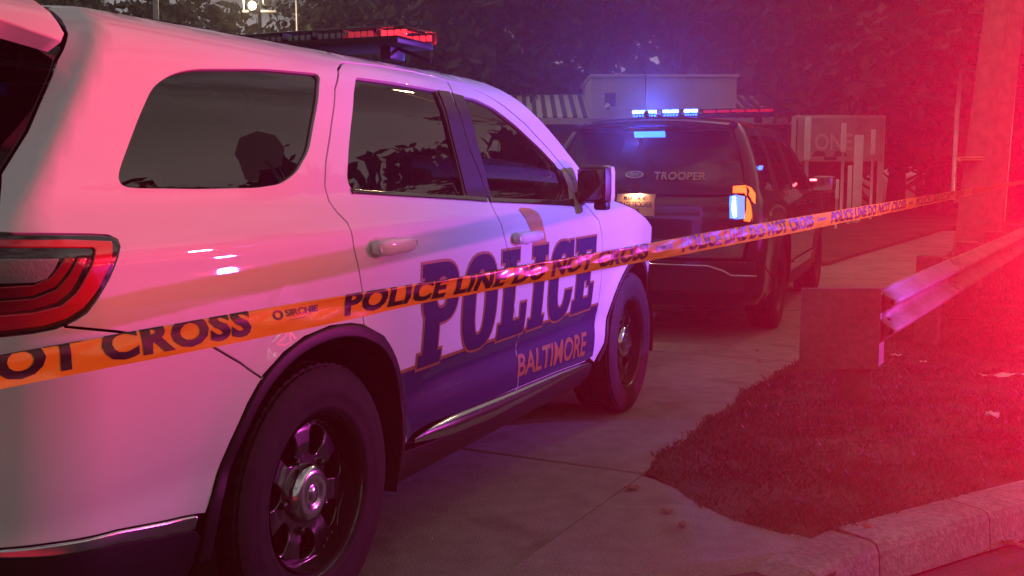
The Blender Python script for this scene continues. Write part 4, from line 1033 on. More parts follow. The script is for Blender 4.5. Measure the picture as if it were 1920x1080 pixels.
# ================================================================ dark trooper SUV
yawB = R(22.0)
_L = np.array([-math.cos(yawB), math.sin(yawB), 0])
FB = Frame(np.array([2.30, 8.95, 0]) + .97*_L, yawB)
CARB = tag(empty('police_suv', tuple(FB.O), -yawB + math.pi/2), 'dark state trooper SUV with blue roof lights lit and TROOPER across its tailgate', 'police car')
WB_B = 3.025
profB = spline([.22, .32, .45, .60, .78, .92, 1.02, 1.09, 1.14, 1.25, 1.40, 1.55, 1.66, 1.72, 1.75], [.84, .925, .955, .962, .978, .985, .975, .950, .925, .893, .845, .785, .728, .675, .61])
def sideB(u, z):
    u = np.asarray(u, float); z = np.asarray(z, float)
    k = sstep(1.0, 1.25, z)
    u0 = (1-k)*-.82 + k*(-.86 + .55*(z-1.12)); r = (1-k)*.20 + k*.10; am = np.radians((1-k)*74 + k*66)
    d = np.maximum(0, u0-u); a = np.minimum(d/r, am); rest = np.maximum(0, d-r*am)
    x = np.where(u > u0, u, u0-r*np.sin(a)-rest*np.cos(am)); ins = r*(1-np.cos(a))+rest*np.sin(am)
    w = profB(z)-ins-.09*sstep(2.7, 4.0, u)**1.3-.30*sstep(3.4, 3.95, u)**2-.010*sstep(.2, -.7, u)
    for hx in (0, WB_B):
        rho = np.hypot(u-hx, z-.40); w = w+.020*np.exp(-((rho-.45)/.08)**2)*sstep(1.0, .8, z)
    return np.stack([x, -w, z+0*x], -1)
rx_ = spline([.28, .45, .62, .80, 1.0, 1.12, 1.17, 1.40, 1.62, 1.70, 1.76], [-.98, -1.07, -1.10, -1.075, -1.075, -1.06, -1.02, -.88, -.74, -.69, -.66])
def rearB(y, z):
    y = np.asarray(y, float); z = np.asarray(z, float)
    return np.stack([rx_(z)+.125*np.abs(y/.88)**3, -y, z+0*y], -1)      # y counted to the car's right
def TB(pix, g=(0, 1)): return trace(FB, rearB, pix, g)
def TS(pix, g=(1, 1)): return trace(FB, sideB, pix, g)
LB = (.003, .003, .02)
tgate = UZ((-.80, .66), (.80, .66), (.83, .80), (.83, 1.135), (-.83, 1.135), (-.83, .80))
tgb = sheet('tailgate', [(1, tgate)], rearB, 'dark_paint', CARB, h=.06, lip=LB)
sheet('rear_bumper', [(1, UZ((-.90, .40), (.90, .40), (.90, .64), (-.90, .64)))], rearB, 'dark_paint', CARB, h=.06, off=.012, lip=LB)
sheet('bumper_step', [(1, UZ((-.80, .27), (.80, .27), (.88, .39), (-.88, .39)))], rearB, 'black_trim', CARB, h=.06, off=.004, lip=LB)
bl = trace(FB, rearB, [(1130, 505), (1250, 505), (1392, 490), (1404, 496), (1420, 512), (1452, 514)], (.3, .5))
rgl = UZ((-.80, 1.155), (.80, 1.155), (.765, 1.30), (.715, 1.47), (.645, 1.655), (-.645, 1.655), (-.715, 1.47), (-.765, 1.30))
rg = sheet('rear_window', [(1, rgl)], rearB, 'glass_tint', CARB, h=.06, off=-.004, lip=(.002, .003, .02))
# a moulding line across the bumper
b = MB(); pts, nn = sfn(rearB, np.array([(-.85, .60), (-.60, .605), (0, .61), (.55, .605), (.66, .57), (.72, .535), (.90, .53)])); b.tube([tuple(p - n*.006 if False else p + n*.018) for p, n in zip(pts, nn)], .008, 6); b.build('bumper_moulding', 'chrome', CARB, True)
# sides
aR = J(UZ((-.54, .40)), circ(0, .385, .468, 182, -4, 24), UZ((.50, .33)))
aF = J(UZ((WB_B-.52, .33)), circ(WB_B, .385, .468, 184, -2, 24), UZ((WB_B+.50, .38)))
wq = UZ((-.72, 1.20), (-.10, 1.185), (.02, 1.62), (-.30, 1.625), (-.50, 1.60))
wr = UZ((.06, 1.18), (.98, 1.165), (1.00, 1.64), (.14, 1.635)); wf = UZ((1.08, 1.163), (2.18, 1.15), (2.02, 1.30), (1.60, 1.585), (1.10, 1.64))
TOPB = 1.742
qB = J(UZ((-1.06, .66), (-1.02, 1.14), (-.985, 1.18), (-.70, 1.65), (-.52, TOPB), (1.40, TOPB), (1.62, 1.70), (2.0, 1.50), (2.42, 1.22), (2.34, 1.20), (2.30, 1.16), (2.02, 1.37), (1.64, 1.62), (1.40, 1.68), (1.04, 1.69), (.06, 1.68), (-.02, 1.62), (-.04, 1.14), (.16, 1.00), (.30, .80)), aR[15:2:-1], UZ((-.52, .50)))
sb = sheet('quarter_panel', [(1, qB), (-1, wq)], sideB, 'dark_paint', CARB, h=.04, lip=LB, mirror=True)
dR_ = J(UZ((.06, 1.68), (1.04, 1.69), (1.04, .42), (.50, .42)), aR[22:14:-1], UZ((.30, .80), (.16, 1.00), (-.04, 1.14), (-.02, 1.62)))
db = sheet('rear_door', [(1, dR_), (-1, wr)], sideB, 'dark_paint', CARB, h=.04, lip=LB, mirror=True)
dF_ = UZ((1.04, 1.69), (1.40, 1.68), (1.64, 1.62), (2.02, 1.37), (2.30, 1.16), (2.40, .95), (2.42, .42), (1.04, .42))
dfB = sheet('front_door', [(1, dF_), (-1, wf)], sideB, 'dark_paint', CARB, h=.04, lip=LB, mirror=True)
ftop = UZ((2.36, 1.20), (2.7, 1.15), (3.1, 1.09), (3.5, 1.01), (3.86, .88))
sheet('front_fender', [(1, J(UZ((2.31, 1.165), (2.41, .95), (2.43, .42), (2.50, .36)), aF[1:-1], UZ((3.53, .5), (3.88, .5)), ftop[::-1]))], sideB, 'dark_paint', CARB, h=.04, lip=LB, mirror=True)
sheet('rocker_panel', [(1, UZ((.49, .415), (2.44, .415), (2.47, .25), (.49, .25)))], sideB, 'black_trim', CARB, h=.05, off=.01, lip=(0, .01, .05), mirror=True)
sheet('sill_trim', [(1, UZ((.75, .50), (2.30, .50), (2.30, .53), (.75, .53)))], sideB, 'black_gloss', CARB, h=.03, off=.016, lip=(0, .008, .02), mirror=True)
sheet('bumper_corner', [(1, J(UZ((-1.06, .645), (-.52, .49)), aR[2:0:-1], UZ((-.50, .34), (-.60, .28), (-1.03, .30))))], sideB, 'dark_paint', CARB, h=.04, lip=LB, mirror=True)
sheet('front_bumper', [(1, UZ((3.53, .49), (3.88, .49), (3.93, .30), (3.55, .28)))], sideB, 'dark_paint', CARB, h=.05, lip=LB, mirror=True)
for (w_, p_) in ((wq, sb), (wr, db), (wf, dfB)): sheet('window_glass', [(1, offset_poly(ccw(resample(w_, .05)), .006))], sideB, 'glass_light' if p_ is dfB else 'glass_tint', p_, h=.06, off=-.012, mirror=True)
for outl, hub in ((aR, 0), (aF, WB_B)): sheet('wheel_arch_trim', [(1, ring(outl, np.array([hub, .385]), .94))], sideB, 'black_trim', CARB, h=.03, off=.006, lip=(0, .006, .10), mirror=True)
shellB = J(UZ((-.95, .35), (-.55, .30)), aR[1:-1], UZ((.55, .27), (2.46, .27)), aF[1:-1], UZ((3.55, .32), (3.8, .5), (3.78, .82), (2.36, 1.12), (-.6, 1.12), (-.95, 1.10)))
sheet('inner_shell', [(1, shellB)], sideB, 'interior', CARB, h=.10, off=-.045, mirror=True)
mb = MB(); mb.box((1.45, 0, .42), (4.6, 1.62, .03)); mb.box((1.5, 0, .30), (2.0, 1.5, .2), .03); mb.box((3.05, 0, .72), (1.2, 1.05, .5), .08); mb.box((2.42, 0, .85), (.05, 1.5, .6)); mb.box((-.95, 0, .75), (.04, 1.4, .70)); mb.build('floor_pan', 'interior', CARB)
for sx in (0, WB_B):
    for s_ in (-1, 1):
        mb = MB(); n = 16; V = []; F = []
        for i in range(n+1):
            q = R(-15+210*i/n)
            for yy in (.52, .93): V.append((sx+.46*math.cos(q), s_*yy, .385+.46*math.sin(q)))
        for i in range(n): F.append((2*i, 2*i+1, 2*i+3, 2*i+2))
        F.append(tuple(range(0, 2*n+2, 2))); mb.add(V, F); mb.build('wheel_well_liner', 'interior', CARB)
def roofB(u, v):
    w = np.abs(sideB(u, np.full_like(u, TOPB))[:, 1]); return np.stack([u, v*w, TOPB+.004+.040*(1-v*v)-.015*sstep(-.2, -.7, u)-.035*sstep(1.3, 1.7, u)], -1)
rfb = gridsheet('roof', roofB, np.linspace(-.56, 1.62, 36), np.linspace(-1, 1, 25), 'roof_sky_paint', CARB)
def spB(u, v): return np.stack([-.52-u*.40+.10*u*np.abs(v)**3, v*(.62+.02*u), TOPB-.006+.040*(1-v*v)-.018-.03*u*u], -1)
gridsheet('spoiler', spB, np.linspace(0, 1, 10), np.linspace(-1, 1, 21), 'roof_sky_paint', CARB, True)
def spU(u, v):
    p = spB(np.ones_like(u), v); q = rearB(-v*.63, np.full_like(v, 1.675)); e = p.copy(); e[:, 2] -= .035; e[:, 0] += .02
    t = u[:, None]; return np.where(t < .5, p*(1-2*t)+e*2*t, e*(2-2*t)+q*(2*t-1))
gridsheet('spoiler_edge', spU, np.linspace(0, 1, 7), np.linspace(-1, 1, 21), 'black_gloss', CARB, True)
pilB = UZ((1.62, 1.70), (2.0, 1.50), (2.42, 1.22)); pB3 = np.array([(p[0], sideB(np.array([p[0]]), np.array([p[1]]))[0, 1], p[1]) for p in pilB])
def scrB(u, v):
    t = u*2; i = np.clip(t.astype(int), 0, 1); f = (t-i)[:, None]; e = pB3[i]*(1-f)+pB3[i+1]*f; b = 1-v*v
    return np.stack([e[:, 0]+.10*b, v*np.abs(e[:, 1]), e[:, 2]+.045*b], -1)
gridsheet('windscreen', scrB, np.linspace(0, 1, 9), np.linspace(-1, 1, 17), 'glass_light', CARB)
def hoodB(u, v):
    z = np.interp(u, ftop[:, 0], ftop[:, 1]); w = np.abs(sideB(u, z)[:, 1])-.004; return np.stack([u, v*w, z+.003+.07*(1-v*v)**.8], -1)
gridsheet('bonnet', hoodB, np.linspace(2.38, 3.86, 20), np.linspace(-1, 1, 21), 'dark_paint', CARB)
mb = MB(); mb.box((3.84, 0, .62), (.12, 1.15, .55), .05); mb.build('grille', 'black_trim', CARB, angle=40)
# mirrors
for s_ in (-1, 1):
    b = MB(); b.box((2.10, s_*1.08, 1.20), (.14, .24, .17), .05); b.box((2.12, s_*.96, 1.12), (.08, .14, .05), .015); mr = b.build('side_mirror', 'dark_paint', CARB, angle=40)
    b = MB(); b.box((2.027, s_*1.08, 1.20), (.01, .19, .13), .02); b.build('mirror_glass', 'mirror_glass_b', mr) if 'mirror_glass_b' in M else b.build('mirror_glass', mat('mirror_glass_b', (.3, .3, .3), .05, metal=1), mr)
b = MB(); b.box((2.022, -.985, 1.245), (.02, .07, .022), .006); b.build('mirror_warning_led', emitter('led_red_hot', (1, .10, .12), 9), CARB)
# door handles
for (u, par) in ((.72, db), (1.72, dfB)):
    p, n_ = sfn(sideB, np.array([(u-.11, 1.03), (u, 1.03), (u+.11, 1.03)])); b = MB(); b.tube([tuple(p[0]+n_[0]*.008), tuple(p[1]+n_[1]*.035), tuple(p[2]+n_[2]*.008)], [.012, .015, .012], 8); b.build('door_handle', 'black_gloss', par, True)
# wheels
wB = wheel(CARB, 0, 1, .385, .255, .235, 5, .835, 'chrome', .055)
wheel_copy(wB, WB_B, -.835, 0, .385); wheel_copy(wB, 0, .835, math.pi, .385); wheel_copy(wB, WB_B, .835, math.pi, .385)
# tail lamps
def rearlamp(s_):
    mir = lambda q: q*[s_, 1]
    hs = mir(UZ((.60, .87), (.87, .86), (.885, .98), (.86, 1.13), (.66, 1.135), (.60, 1.04)))
    lp = sheet('tail_lamp', [(1, hs)], rearB, 'black_gloss', CARB, h=.03, off=.010, lip=(0, .006, .04))
    if s_ > 0:
        cpx = TB([(1374, 351), (1398, 349), (1408, 354), (1416, 366), (1416, 392), (1405, 416), (1394, 414), (1399, 392), (1400, 370), (1395, 363), (1374, 363)], (.75, 1.0))
        sheet('tail_light_bar', [(1, cpx)], rearB, emitter('tail_orange', (1.0, .10, .012), 3.4), lp, h=.02, off=.018, lip=(0, .003, .01))
        bpx = TB([(1368, 370), (1381, 367), (1381, 411), (1368, 409)], (.7, 1.0)); wpx = TB([(1382, 368), (1396, 370), (1396, 410), (1382, 411)], (.75, 1.0))
        sheet('warning_led', [(1, bpx)], rearB, 'led_blue', lp, h=.02, off=.018, lip=(0, .003, .01))
        sheet('reverse_lens', [(1, wpx)], rearB, emitter('led_blue_soft', (.16, .38, 1.0), 1.1), lp, h=.02, off=.018, lip=(0, .003, .01))
        hot = TB([(1374, 371), (1379, 372), (1380, 406), (1375, 408), (1372, 395), (1372, 383)], (.7, 1.0))
        sheet('led_core', [(1, hot)], rearB, 'led_white_blue', lp, h=.02, off=.024)
    else:
        sheet('tail_light_bar', [(1, mir(UZ((.66, 1.10), (.84, 1.10), (.86, .92), (.82, .92), (.80, 1.06), (.66, 1.06))))], rearB, 'tail_dim' if 'tail_dim' in M else emitter('tail_dim', (1, .1, .03), 1.2), lp, h=.02, off=.018)
for s_ in (1, -1): rearlamp(s_)
# badge, lettering, number plate on the tailgate
ov = TB([(1190, 328)], (0, 1.2))[0]
b_ = circ(0, 0, 1, 0, 345, 24); sheet('badge', [(1, b_*[.075, .030]+ov)], rearB, 'chrome', tgb, h=.03, off=.012, lip=(0, .004, .01))
sheet('badge_field', [(1, b_*[.062, .022]+ov)], rearB, mat('badge_blue', (.03, .05, .12), .2, coat=1), tgb, h=.03, off=.014)
V2, F2 = text_mesh('Ford', 1.0, shear=.3, offset=.005); V2 = (V2-V2.min(0))/(V2.max(0)-V2.min(0))
def onrear(a, b, off):
    def fn(u, v):
        p, n = sfn(rearB, np.stack([a[0]+(b[0]-a[0])*u, a[1]+(b[1]-a[1])*v], 1)); return p+n*off
    return fn
wrap_flat('badge_lettering', V2, F2, onrear(ov-[.036, .012], ov+[.036, .012], .0155), 'chrome', tgb, 9, 9)
t0, t1 = TB([(1226, 338), (1325, 324)], (.3, 1.15))
V2, F2 = text_mesh('TROOPER', 1.0, offset=.02, spacing=1.05); V2 = (V2-V2.min(0))/(V2.max(0)-V2.min(0))
zt = (t0[1]+t1[1])/2
def trop(u, v):
    z0 = t0[1]+(t1[1]-t0[1]-.066)*u; return (lambda q: q[0]+q[1]*.012)(sfn(rearB, np.stack([t0[0]+(t1[0]-t0[0])*u, t0[1]-.004*u+.062*v], 1)))
wrap_flat('lettering', V2, F2, trop, 'letter_tan', tgb, .1, .4)
pa = TB([(1156, 404), (1230, 366)], (0, 1.0))
pz0, pz1 = pa[0][1], pa[1][1]
M['plate'] = mat('plate', (.85, .46, .26), .35)  # orange base colour stands for warm light on the plate
pl = sheet('number_plate', [(1, UZ((pa[0][0], pz0), (pa[1][0], pz0), (pa[1][0], pz1), (pa[0][0], pz1)))], rearB, 'plate', tgb, h=.05, off=.016, lip=(0, .003, .01))
for txt, u0_, u1_, v0_, v1_ in (('MARYLAND', .2, .8, .74, .90), ('STATE TROOPER', .06, .94, .42, .66), ('-35', .38, .62, .10, .34)):
    V2, F2 = text_mesh(txt, 1.0, offset=.012); V2 = (V2-V2.min(0))/(V2.max(0)-V2.min(0))
    a_ = np.array([pa[0][0]+(pa[1][0]-pa[0][0])*u0_, pz0+(pz1-pz0)*v0_]); c_ = np.array([pa[0][0]+(pa[1][0]-pa[0][0])*u1_, pz0+(pz1-pz0)*v1_])
    wrap_flat('plate_lettering', V2, F2, onrear(a_, c_, .0185), 'black_gloss', pl, 9, 9)
# roof light bar, rear-window light, side-window light, antenna
LBX, LBZ, LBH = 1.36, 1.875, .70
def litB(i, sx): return ('led_blue' if i in (4, 5, 6, 7) else 'led_red_dim') if sx < 0 else 'led_off'
b = MB(); b.box((LBX, 0, LBZ), (.30, LBH*2-.10, .030), .008); lbb = b.build('light_bar', 'black_trim', CARB, angle=40)
b = MB(); b.box((LBX, 0, LBZ+.058), (.28, LBH*2-.10, .006), .002); b.build('top_cover', 'black_gloss', lbb, angle=40)
for i in range(10):
    w = (LBH*2-.03)/10; yy = LBH-.015-w*(i+.5)          # counted from the car's left
    q = MB(); q.box((LBX, yy, LBZ+.032), (.30 if 0 < i < 9 else .26, w-.006, .050), .010); q.build('lens_module', 'lens_dome' if i < 5 else 'lens_red', lbb, angle=40) if 'lens_red' in M else (M.__setitem__('lens_red', glass('lens_red', (.85, .25, .28), 1.45)), q.build('lens_module', 'lens_dome' if i < 5 else 'lens_red', lbb, angle=40))
    if i >= 5:
        q = MB(); q.box((LBX-.12, yy, LBZ+.036), (.012, w*.9, .026), .006); q.build('led_module', 'led_red_dim', lbb, angle=40)
for f0, f1, nd in ((.0, .18, 8), (.222, .338, 5), (.374, .474, 5)):        # the three lit blue groups
    ya, yb = LBH-f0*2*LBH, LBH-f1*2*LBH; n = max(2, round((ya-yb)/.075)); wv = (ya-yb)/n
    for k in range(n):
        q = MB(); q.box((LBX-.156, ya-wv*(k+.5), LBZ+.044), (.014, wv*.94, .044), .008); q.build('led_module', 'led_blue', lbb, angle=40)
        q = MB(); q.box((LBX-.163, ya-wv*(k+.5), LBZ+.044), (.006, wv*.90, .020), .003); q.build('led_core', 'led_white_blue', lbb)
    for k in range(nd):
        q = MB(); q.box((LBX-.156, ya-(ya-yb)*(k+.7)/(nd+.4), LBZ+.006), (.012, (ya-yb)/nd*.66, .018), .005); q.build('led_dot', 'led_blue', lbb)
for s_ in (-1, 1): q = MB(); q.box((LBX, s_*(LBH-.18), LBZ-.045), (.14, .06, .07), .01); q.build('mounting_foot', 'black_trim', lbb, angle=40)
rl = TB([(1189, 260), (1249, 261), (1249, 247), (1189, 246)], (0, 1.6)); rlc = rl.mean(0); rw = abs(rl[1][0]-rl[0][0]); rh = abs(rl[2][1]-rl[1][1])
pp, pn = sfn(rearB, rlc[None]); pp, pn = pp[0]+pn[0]*.012, pn[0]
q = MB(); q.box(tuple(pp), (.02, rw*.96, rh*.82), .009, ry=R(-30)); q.build('rear_warning_light', 'led_blue', rg, angle=40)
q = MB(); q.box(tuple(pp+pn*.011), (.006, rw*.84, rh*.45), .003, ry=R(-30)); q.build('led_core', 'led_white_blue', rg, angle=40)
slp = TS([(1425, 315)], (-.3, 1.25))[0]; pp, pn = sfn(sideB, slp[None]); pp = pp[0]+pn[0]*.006
q = MB(); q.box(tuple(pp), (.13, .016, .035), .007, rx=R(14)); q.build('side_warning_light', 'led_blue', sb, angle=40)
q = MB(); q.tube([(-.2, .18, TOPB+.03), (-.22, .18, TOPB+.10)], [.03, .02], 8); q.tube([(-.22, .18, TOPB+.10), (-.25, .18, TOPB+.42)], .004, 6); q.build('antenna', 'black_trim', rfb)
# marker lamps: small amber lights on the front wing seen past the mirror
# ================================================================ guardrail
GA = np.array([2.03, 5.80]); gy = R(31.0); gd = np.array([math.sin(gy), math.cos(gy)]); gn = np.array([math.cos(gy), -math.sin(gy)])    # along, towards the street side
M['rail'] = mat('rail', (.38, .36, .35), .58, metal=.15, noise=[(3, 6, (.15, .14, .135), (.26, .25, .24), .3, .7), (30, 4, (.8, .8, .8), (1.05, 1.05, 1.05), .3, .6)])
M['weathered'] = mat('weathered', (.16, .12, .10), .8, noise=[(2.5, 6, (.10, .075, .06), (.19, .14, .12), .3, .7), (30, 3, (.75, .75, .75), (1.1, 1.1, 1.1), .3, .7)], bump=(60, .5, .006))
gr = empty('guardrail', (GA[0], GA[1], 0)); tag(gr, 'steel guardrail of ribbed beams on dark posts with a square plate at its end', 'guardrail')
wprof = [(0, .0), (.012, .012), (.030, .040), (.080, .062), (.083, .085), (.030, .118), (.004, .140), (.004, .172), (.030, .194), (.083, .227), (.080, .250), (.030, .272), (.012, .300), (0, .312)]
def rail_seg(s0, s1, ov=.0):
    n = 8; V = []; F = []; m_ = len(wprof)
    for i in range(n+1):
        s = s0+(s1-s0)*i/n; c = gd*s + gn*(.020*s*.02)
        for (o, z) in wprof: V.append((c[0]+gn[0]*(o+ov), c[1]+gn[1]*(o+ov), .368+z))
    for i in range(n):
        for k in range(m_-1): F.append((i*m_+k, (i+1)*m_+k, (i+1)*m_+k+1, i*m_+k+1))
    o = mobj('beam', V, F, 'rail', gr, True); md = o.modifiers.new('t', 'SOLIDIFY'); md.thickness = .005; md.offset = 0
    return o
cuts = [0.02, 2.35, 6.16, 9.97, 13.78, 17.59, 21.4]
for i in range(len(cuts)-1): rail_seg(cuts[i], cuts[i+1]+.28, .006*(i % 2))
for i in range(len(cuts)-1):
    for (ds, z) in ((.05, .433), (.05, .603), (.14, .493), (.14, .563)):
        s = cuts[i]+ds; c = gd*s+gn*(.055 if z in (.433, .603) else .03)
        q = MB(); q.box((c[0], c[1], z), (.045, .012, .022), .004, rz=-gy+math.pi/2); q.build('bolt_slot', 'black_trim', gr)
s = 2.35
while s < 21.5:
    c = gd*s - gn*.13; q = MB(); q.box((c[0], c[1], .30), (.16, .17, .80), .008, rz=-gy+math.pi/2); q.build('post', 'weathered', gr)
    c2 = gd*s-gn*.022; q = MB(); q.box((c2[0], c2[1], .525), (.15, .038, .33), .006, rz=-gy+math.pi/2); q.build('blockout', 'weathered', gr); s += 1.905
# square end plate on its own short post
e0 = at_depth(1503, 540, 5.78); e1 = at_depth(1652, 540, 5.78); ez1 = e0[2]; ez0 = at_depth(1503, 692, 5.78)[2]
q = MB(); q.box(((e0[0]+e1[0])/2-GA[0], 5.78-GA[1], (ez0+ez1)/2), (e1[0]-e0[0], .022, ez1-ez0), .004); q.build('end_plate', 'weathered', gr)
q = MB(); q.box((e1[0]-GA[0]+.055*math.sin(gy)+.012, 5.78-GA[1]+.09, (ez0+ez1)/2-.02), (.010, .20, ez1-ez0-.05), .002, rz=-gy*.9); q.build('end_flange', 'rail', gr)
pb = at_depth(1607, 700, 5.80); q = MB(); q.box((pb[0]-GA[0], 5.86-GA[1], .20), (.17, .11, .60), .008); q.build('end_post', 'wood_pole', gr)
# ================================================================ barrier tape
TAa, TBb = at_depth(0, 688, 1.8), at_depth(1900, 345, 10.8)
tdir = (TBb-TAa)/np.linalg.norm(TBb-TAa); tup = np.array([0, 0, 1.0]); tup = tup - tdir*tup.dot(tdir); tup /= np.linalg.norm(tup)
tno = np.cross(tdir, tup)
if tno.dot(-TAa) < 0: tno = -tno
TW = .0762
def tape(s, t):
    """s metres along, t across (-.5 foot .. .5 head); the head is folded back near the camera"""
    s = np.asarray(s, float); t = np.asarray(t, float)
    tf = np.interp(s, [-2, 0, .45, .85, 1.3, 1.8, 2.6, 3.6, 14], [.20, .22, .28, .30, .29, .30, .36, .44, .60])
    tw = np.radians(np.interp(s, [-2, 0, .6, 1.2, 1.9, 2.8, 4.0, 5.5, 7.5, 10.8, 14], [-12, -10, -2, 22, 18, 6, -4, 10, 24, 48, 60]))
    over = np.maximum(0, t-tf); flat = np.minimum(t, tf)
    r = .035
    a = np.minimum(over/r, math.pi); rest = np.maximum(0, over-r*math.pi)
    zl = (flat + r*np.sin(a) - rest)*TW; nl = -(r*(1-np.cos(a)) + rest*.05)*TW
    cr = np.interp(s, [0, .8, 1.6, 3.2, 14], [0, .1, .30, .45, .35])          # lengthwise crease
    nl = nl - cr*np.abs(flat+.10)*TW*.55 + .003*np.sin(s*5.3+t*3)*np.exp(-np.abs(t))+.0014*np.sin(s*13+t*7)+.0008*np.sin(s*29-t*11)+.00012*np.sin(s*58+t*18)
    zc = (zl+.10*TW)
    zr = zc*np.cos(tw)-nl*np.sin(tw)-.10*TW; nr = zc*np.sin(tw)+nl*np.cos(tw)
    sag = -.010*np.sin(np.clip(s/10.8, 0, 1)*math.pi)
    return TAa + s[..., None]*tdir + (zr+sag)[..., None]*tup + nr[..., None]*tno
def tape_n(s, t, off):
    e = 1e-3; p = tape(s, t); du = tape(s+e, t)-tape(s-e, t); dv = tape(s, t+e*5)-tape(s, t-e*5); n = np.cross(du, dv); n /= np.maximum(np.linalg.norm(n, axis=-1, keepdims=True), 1e-12)
    sg = np.sign((tape_n0*n[len(n)//2 if False else 0]).sum()) if False else 1
    return p, n
ps, pn_ = tape_n(np.array([1.0]), np.array([-.3]), 0)
TSG = 1.0 if pn_[0].dot(tno) > 0 else -1.0
M['tape'] = mat('tape', (.95, .50, .02), .22, coat=.8, coat_rough=.06)
b_ = M['tape'].node_tree.nodes['Principled BSDF']; 
nt = M['tape'].node_tree; tr = nt.nodes.new('ShaderNodeBsdfTranslucent'); tr.inputs['Color'].default_value = (.9, .42, .03, 1); mx = nt.nodes.new('ShaderNodeMixShader'); mx.inputs['Fac'].default_value = .28
nt.links.new(b_.outputs[0], mx.inputs[1]); nt.links.new(tr.outputs[0], mx.inputs[2]); nt.links.new(mx.outputs[0], nt.nodes['Material Output'].inputs['Surface'])
S0, S1 = -1.05, 12.6
us = np.concatenate([np.linspace(S0, 5, 700), np.linspace(5, S1, 300)[1:]]); vs_ = np.linspace(-.5, .5, 25)
U, Vv = np.meshgrid(us, vs_, indexing='ij'); P = tape(U.ravel(), Vv.ravel()); nv = len(vs_)
F = [(i*nv+j, (i+1)*nv+j, (i+1)*nv+j+1, i*nv+j+1) for i in range(len(us)-1) for j in range(nv-1)]
tp = mobj('barrier_tape', P, F, 'tape'); tag(tp, 'orange yellow plastic barrier tape reading POLICE LINE DO NOT CROSS', 'tape')
M['tape_ink'] = mat('tape_ink', (.014, .010, .008), .35)
def on_tape(s_, t_):
    p, n = tape_n(s_, t_, 0); return p+n*TSG*.0011
V2, F2 = text_mesh('POLICE LINE DO NOT CROSS', 1.0, offset=.045, spacing=1.08); V2 = (V2-V2.min(0))/(V2.max(0)-V2.min(0))
PER, PH = 1.931, 1.629
for k in range(-1, 6):
    a0 = .874+k*PER
    w2 = np.stack([a0+V2[:, 0]*PH, -.37+V2[:, 1]*.84], 1)
    iv = sorted((min(w2[i, 0] for i in f), max(w2[i, 0] for i in f)) for f in F2); words = []
    for lo_, hi_ in iv:
        if words and lo_ < words[-1][1]+.028: words[-1][1] = max(words[-1][1], hi_)
        else: words.append([lo_, hi_])
    for lo_, hi_ in words:
        if lo_ < S0+.03 or hi_ > S1-.03: continue
        Fk = [f for f in F2 if lo_-1e-6 <= w2[f[0], 0] <= hi_+1e-6]
        used_ = sorted({i for f in Fk for i in f}); ix = {u: i for i, u in enumerate(used_)}
        wrap_flat('printed_word', w2[used_], [[ix[i] for i in f] for f in Fk], on_tape, 'tape_ink', tp, .015, .035)
    lg = a0-.232
    V3, F3 = text_mesh('SIRCHIE', 1.0, offset=.03); V3 = (V3-V3.min(0))/(V3.max(0)-V3.min(0))
    if lg > S0+.1:
        wrap_flat('printed_logo', np.stack([lg+.035+V3[:, 0]*.105, -.02+V3[:, 1]*.20], 1), F3, on_tape, 'tape_ink', tp, .015, .045)
        c_ = circ(0, 0, 1, 0, 330, 12); tri = [(i, (i+1) % 12, 12+(i+1) % 12, 12+i) for i in range(12)]
        cc = np.concatenate([c_, c_*.55])*[.016, .15]+[lg+.012, .07]
        wrap_flat('printed_logo', cc, tri, on_tape, 'tape_ink', tp, .015, .045)
        for zz, w_ in ((-.06, .07), (-.13, .05)):
            V4, F4 = text_mesh('www  printed line' if False else '- - - - - - - -', 1.0); V4 = (V4-V4.min(0))/(V4.max(0)-V4.min(0))
            wrap_flat('printed_line', np.stack([lg+.045+V4[:, 0]*w_, zz+V4[:, 1]*.02], 1), F4, on_tape, 'tape_ink', tp, .015, .045)
# stakes that hold the tape, outside the picture
for nm, sv, lab in (('wooden_stake', S0, 'wooden stake holding the taut end of the tape near the white car'), ('wooden_stake', S1, 'wooden stake holding the far end of the tape past the utility poles')):
    p = tape(np.array([sv]), np.array([0.0]))[0]; q = MB(); q.box((0, 0, .62), (.045, .045, 1.46), .004); q.prism([(-.022, 0), (.022, 0), (0, -.12)], lambda a: (a[0], -.022, -.11+a[1]), lambda a: (a[0], .022, -.11+a[1]))
    q.box((0, 0, p[2]), (.055, .055, .075), .006)
    o = q.build(nm, 'wood_pole'); o.location = (p[0], p[1], 0); tag(o, lab, 'stake')
# ================================================================ lamps that are lit, added light stands and added haze
def lamp(name, kind, loc, col, power, parent=None, aim=None, size=None, blend=1.0, radius=.05):
    l = bpy.data.lights.new(name, kind); l.color = col; l.energy = power; l.shadow_soft_size = radius
    o = bpy.data.objects.new(name, l); COL.objects.link(o)
    if parent is not None: o.parent = parent
    o.location = loc
    if kind == 'SPOT':
        l.spot_size = R(size); l.spot_blend = blend
    if aim is not None: o.rotation_euler = Vector(aim).to_track_quat('-Z', 'Y').to_euler()
    return o
# blue modules of the trooper car, shining back
lamp('blue_module_light', 'SPOT', (LBX-.22, .45, LBZ+.03), (.06, .12, 1.0), 1250, lbb, (-1, -.15, .50), 104, 1.0, .06)
lamp('blue_module_light', 'SPOT', tuple(pp*0+np.array([-1.0, .05, 1.58])), (.06, .12, 1.0), 560, rg, (-1, -.1, .40), 104, 1.0, .05)
lamp('plate_lamp', 'SPOT', tuple(sfn(rearB, np.array([[(pa[0][0]+pa[1][0])/2, pz1+.07]]))[0][0]+np.array([-.10, 0, 0])), (1.0, .62, .40), 9, CARB, (.45, 0, -1), 120, 1.0, .02)
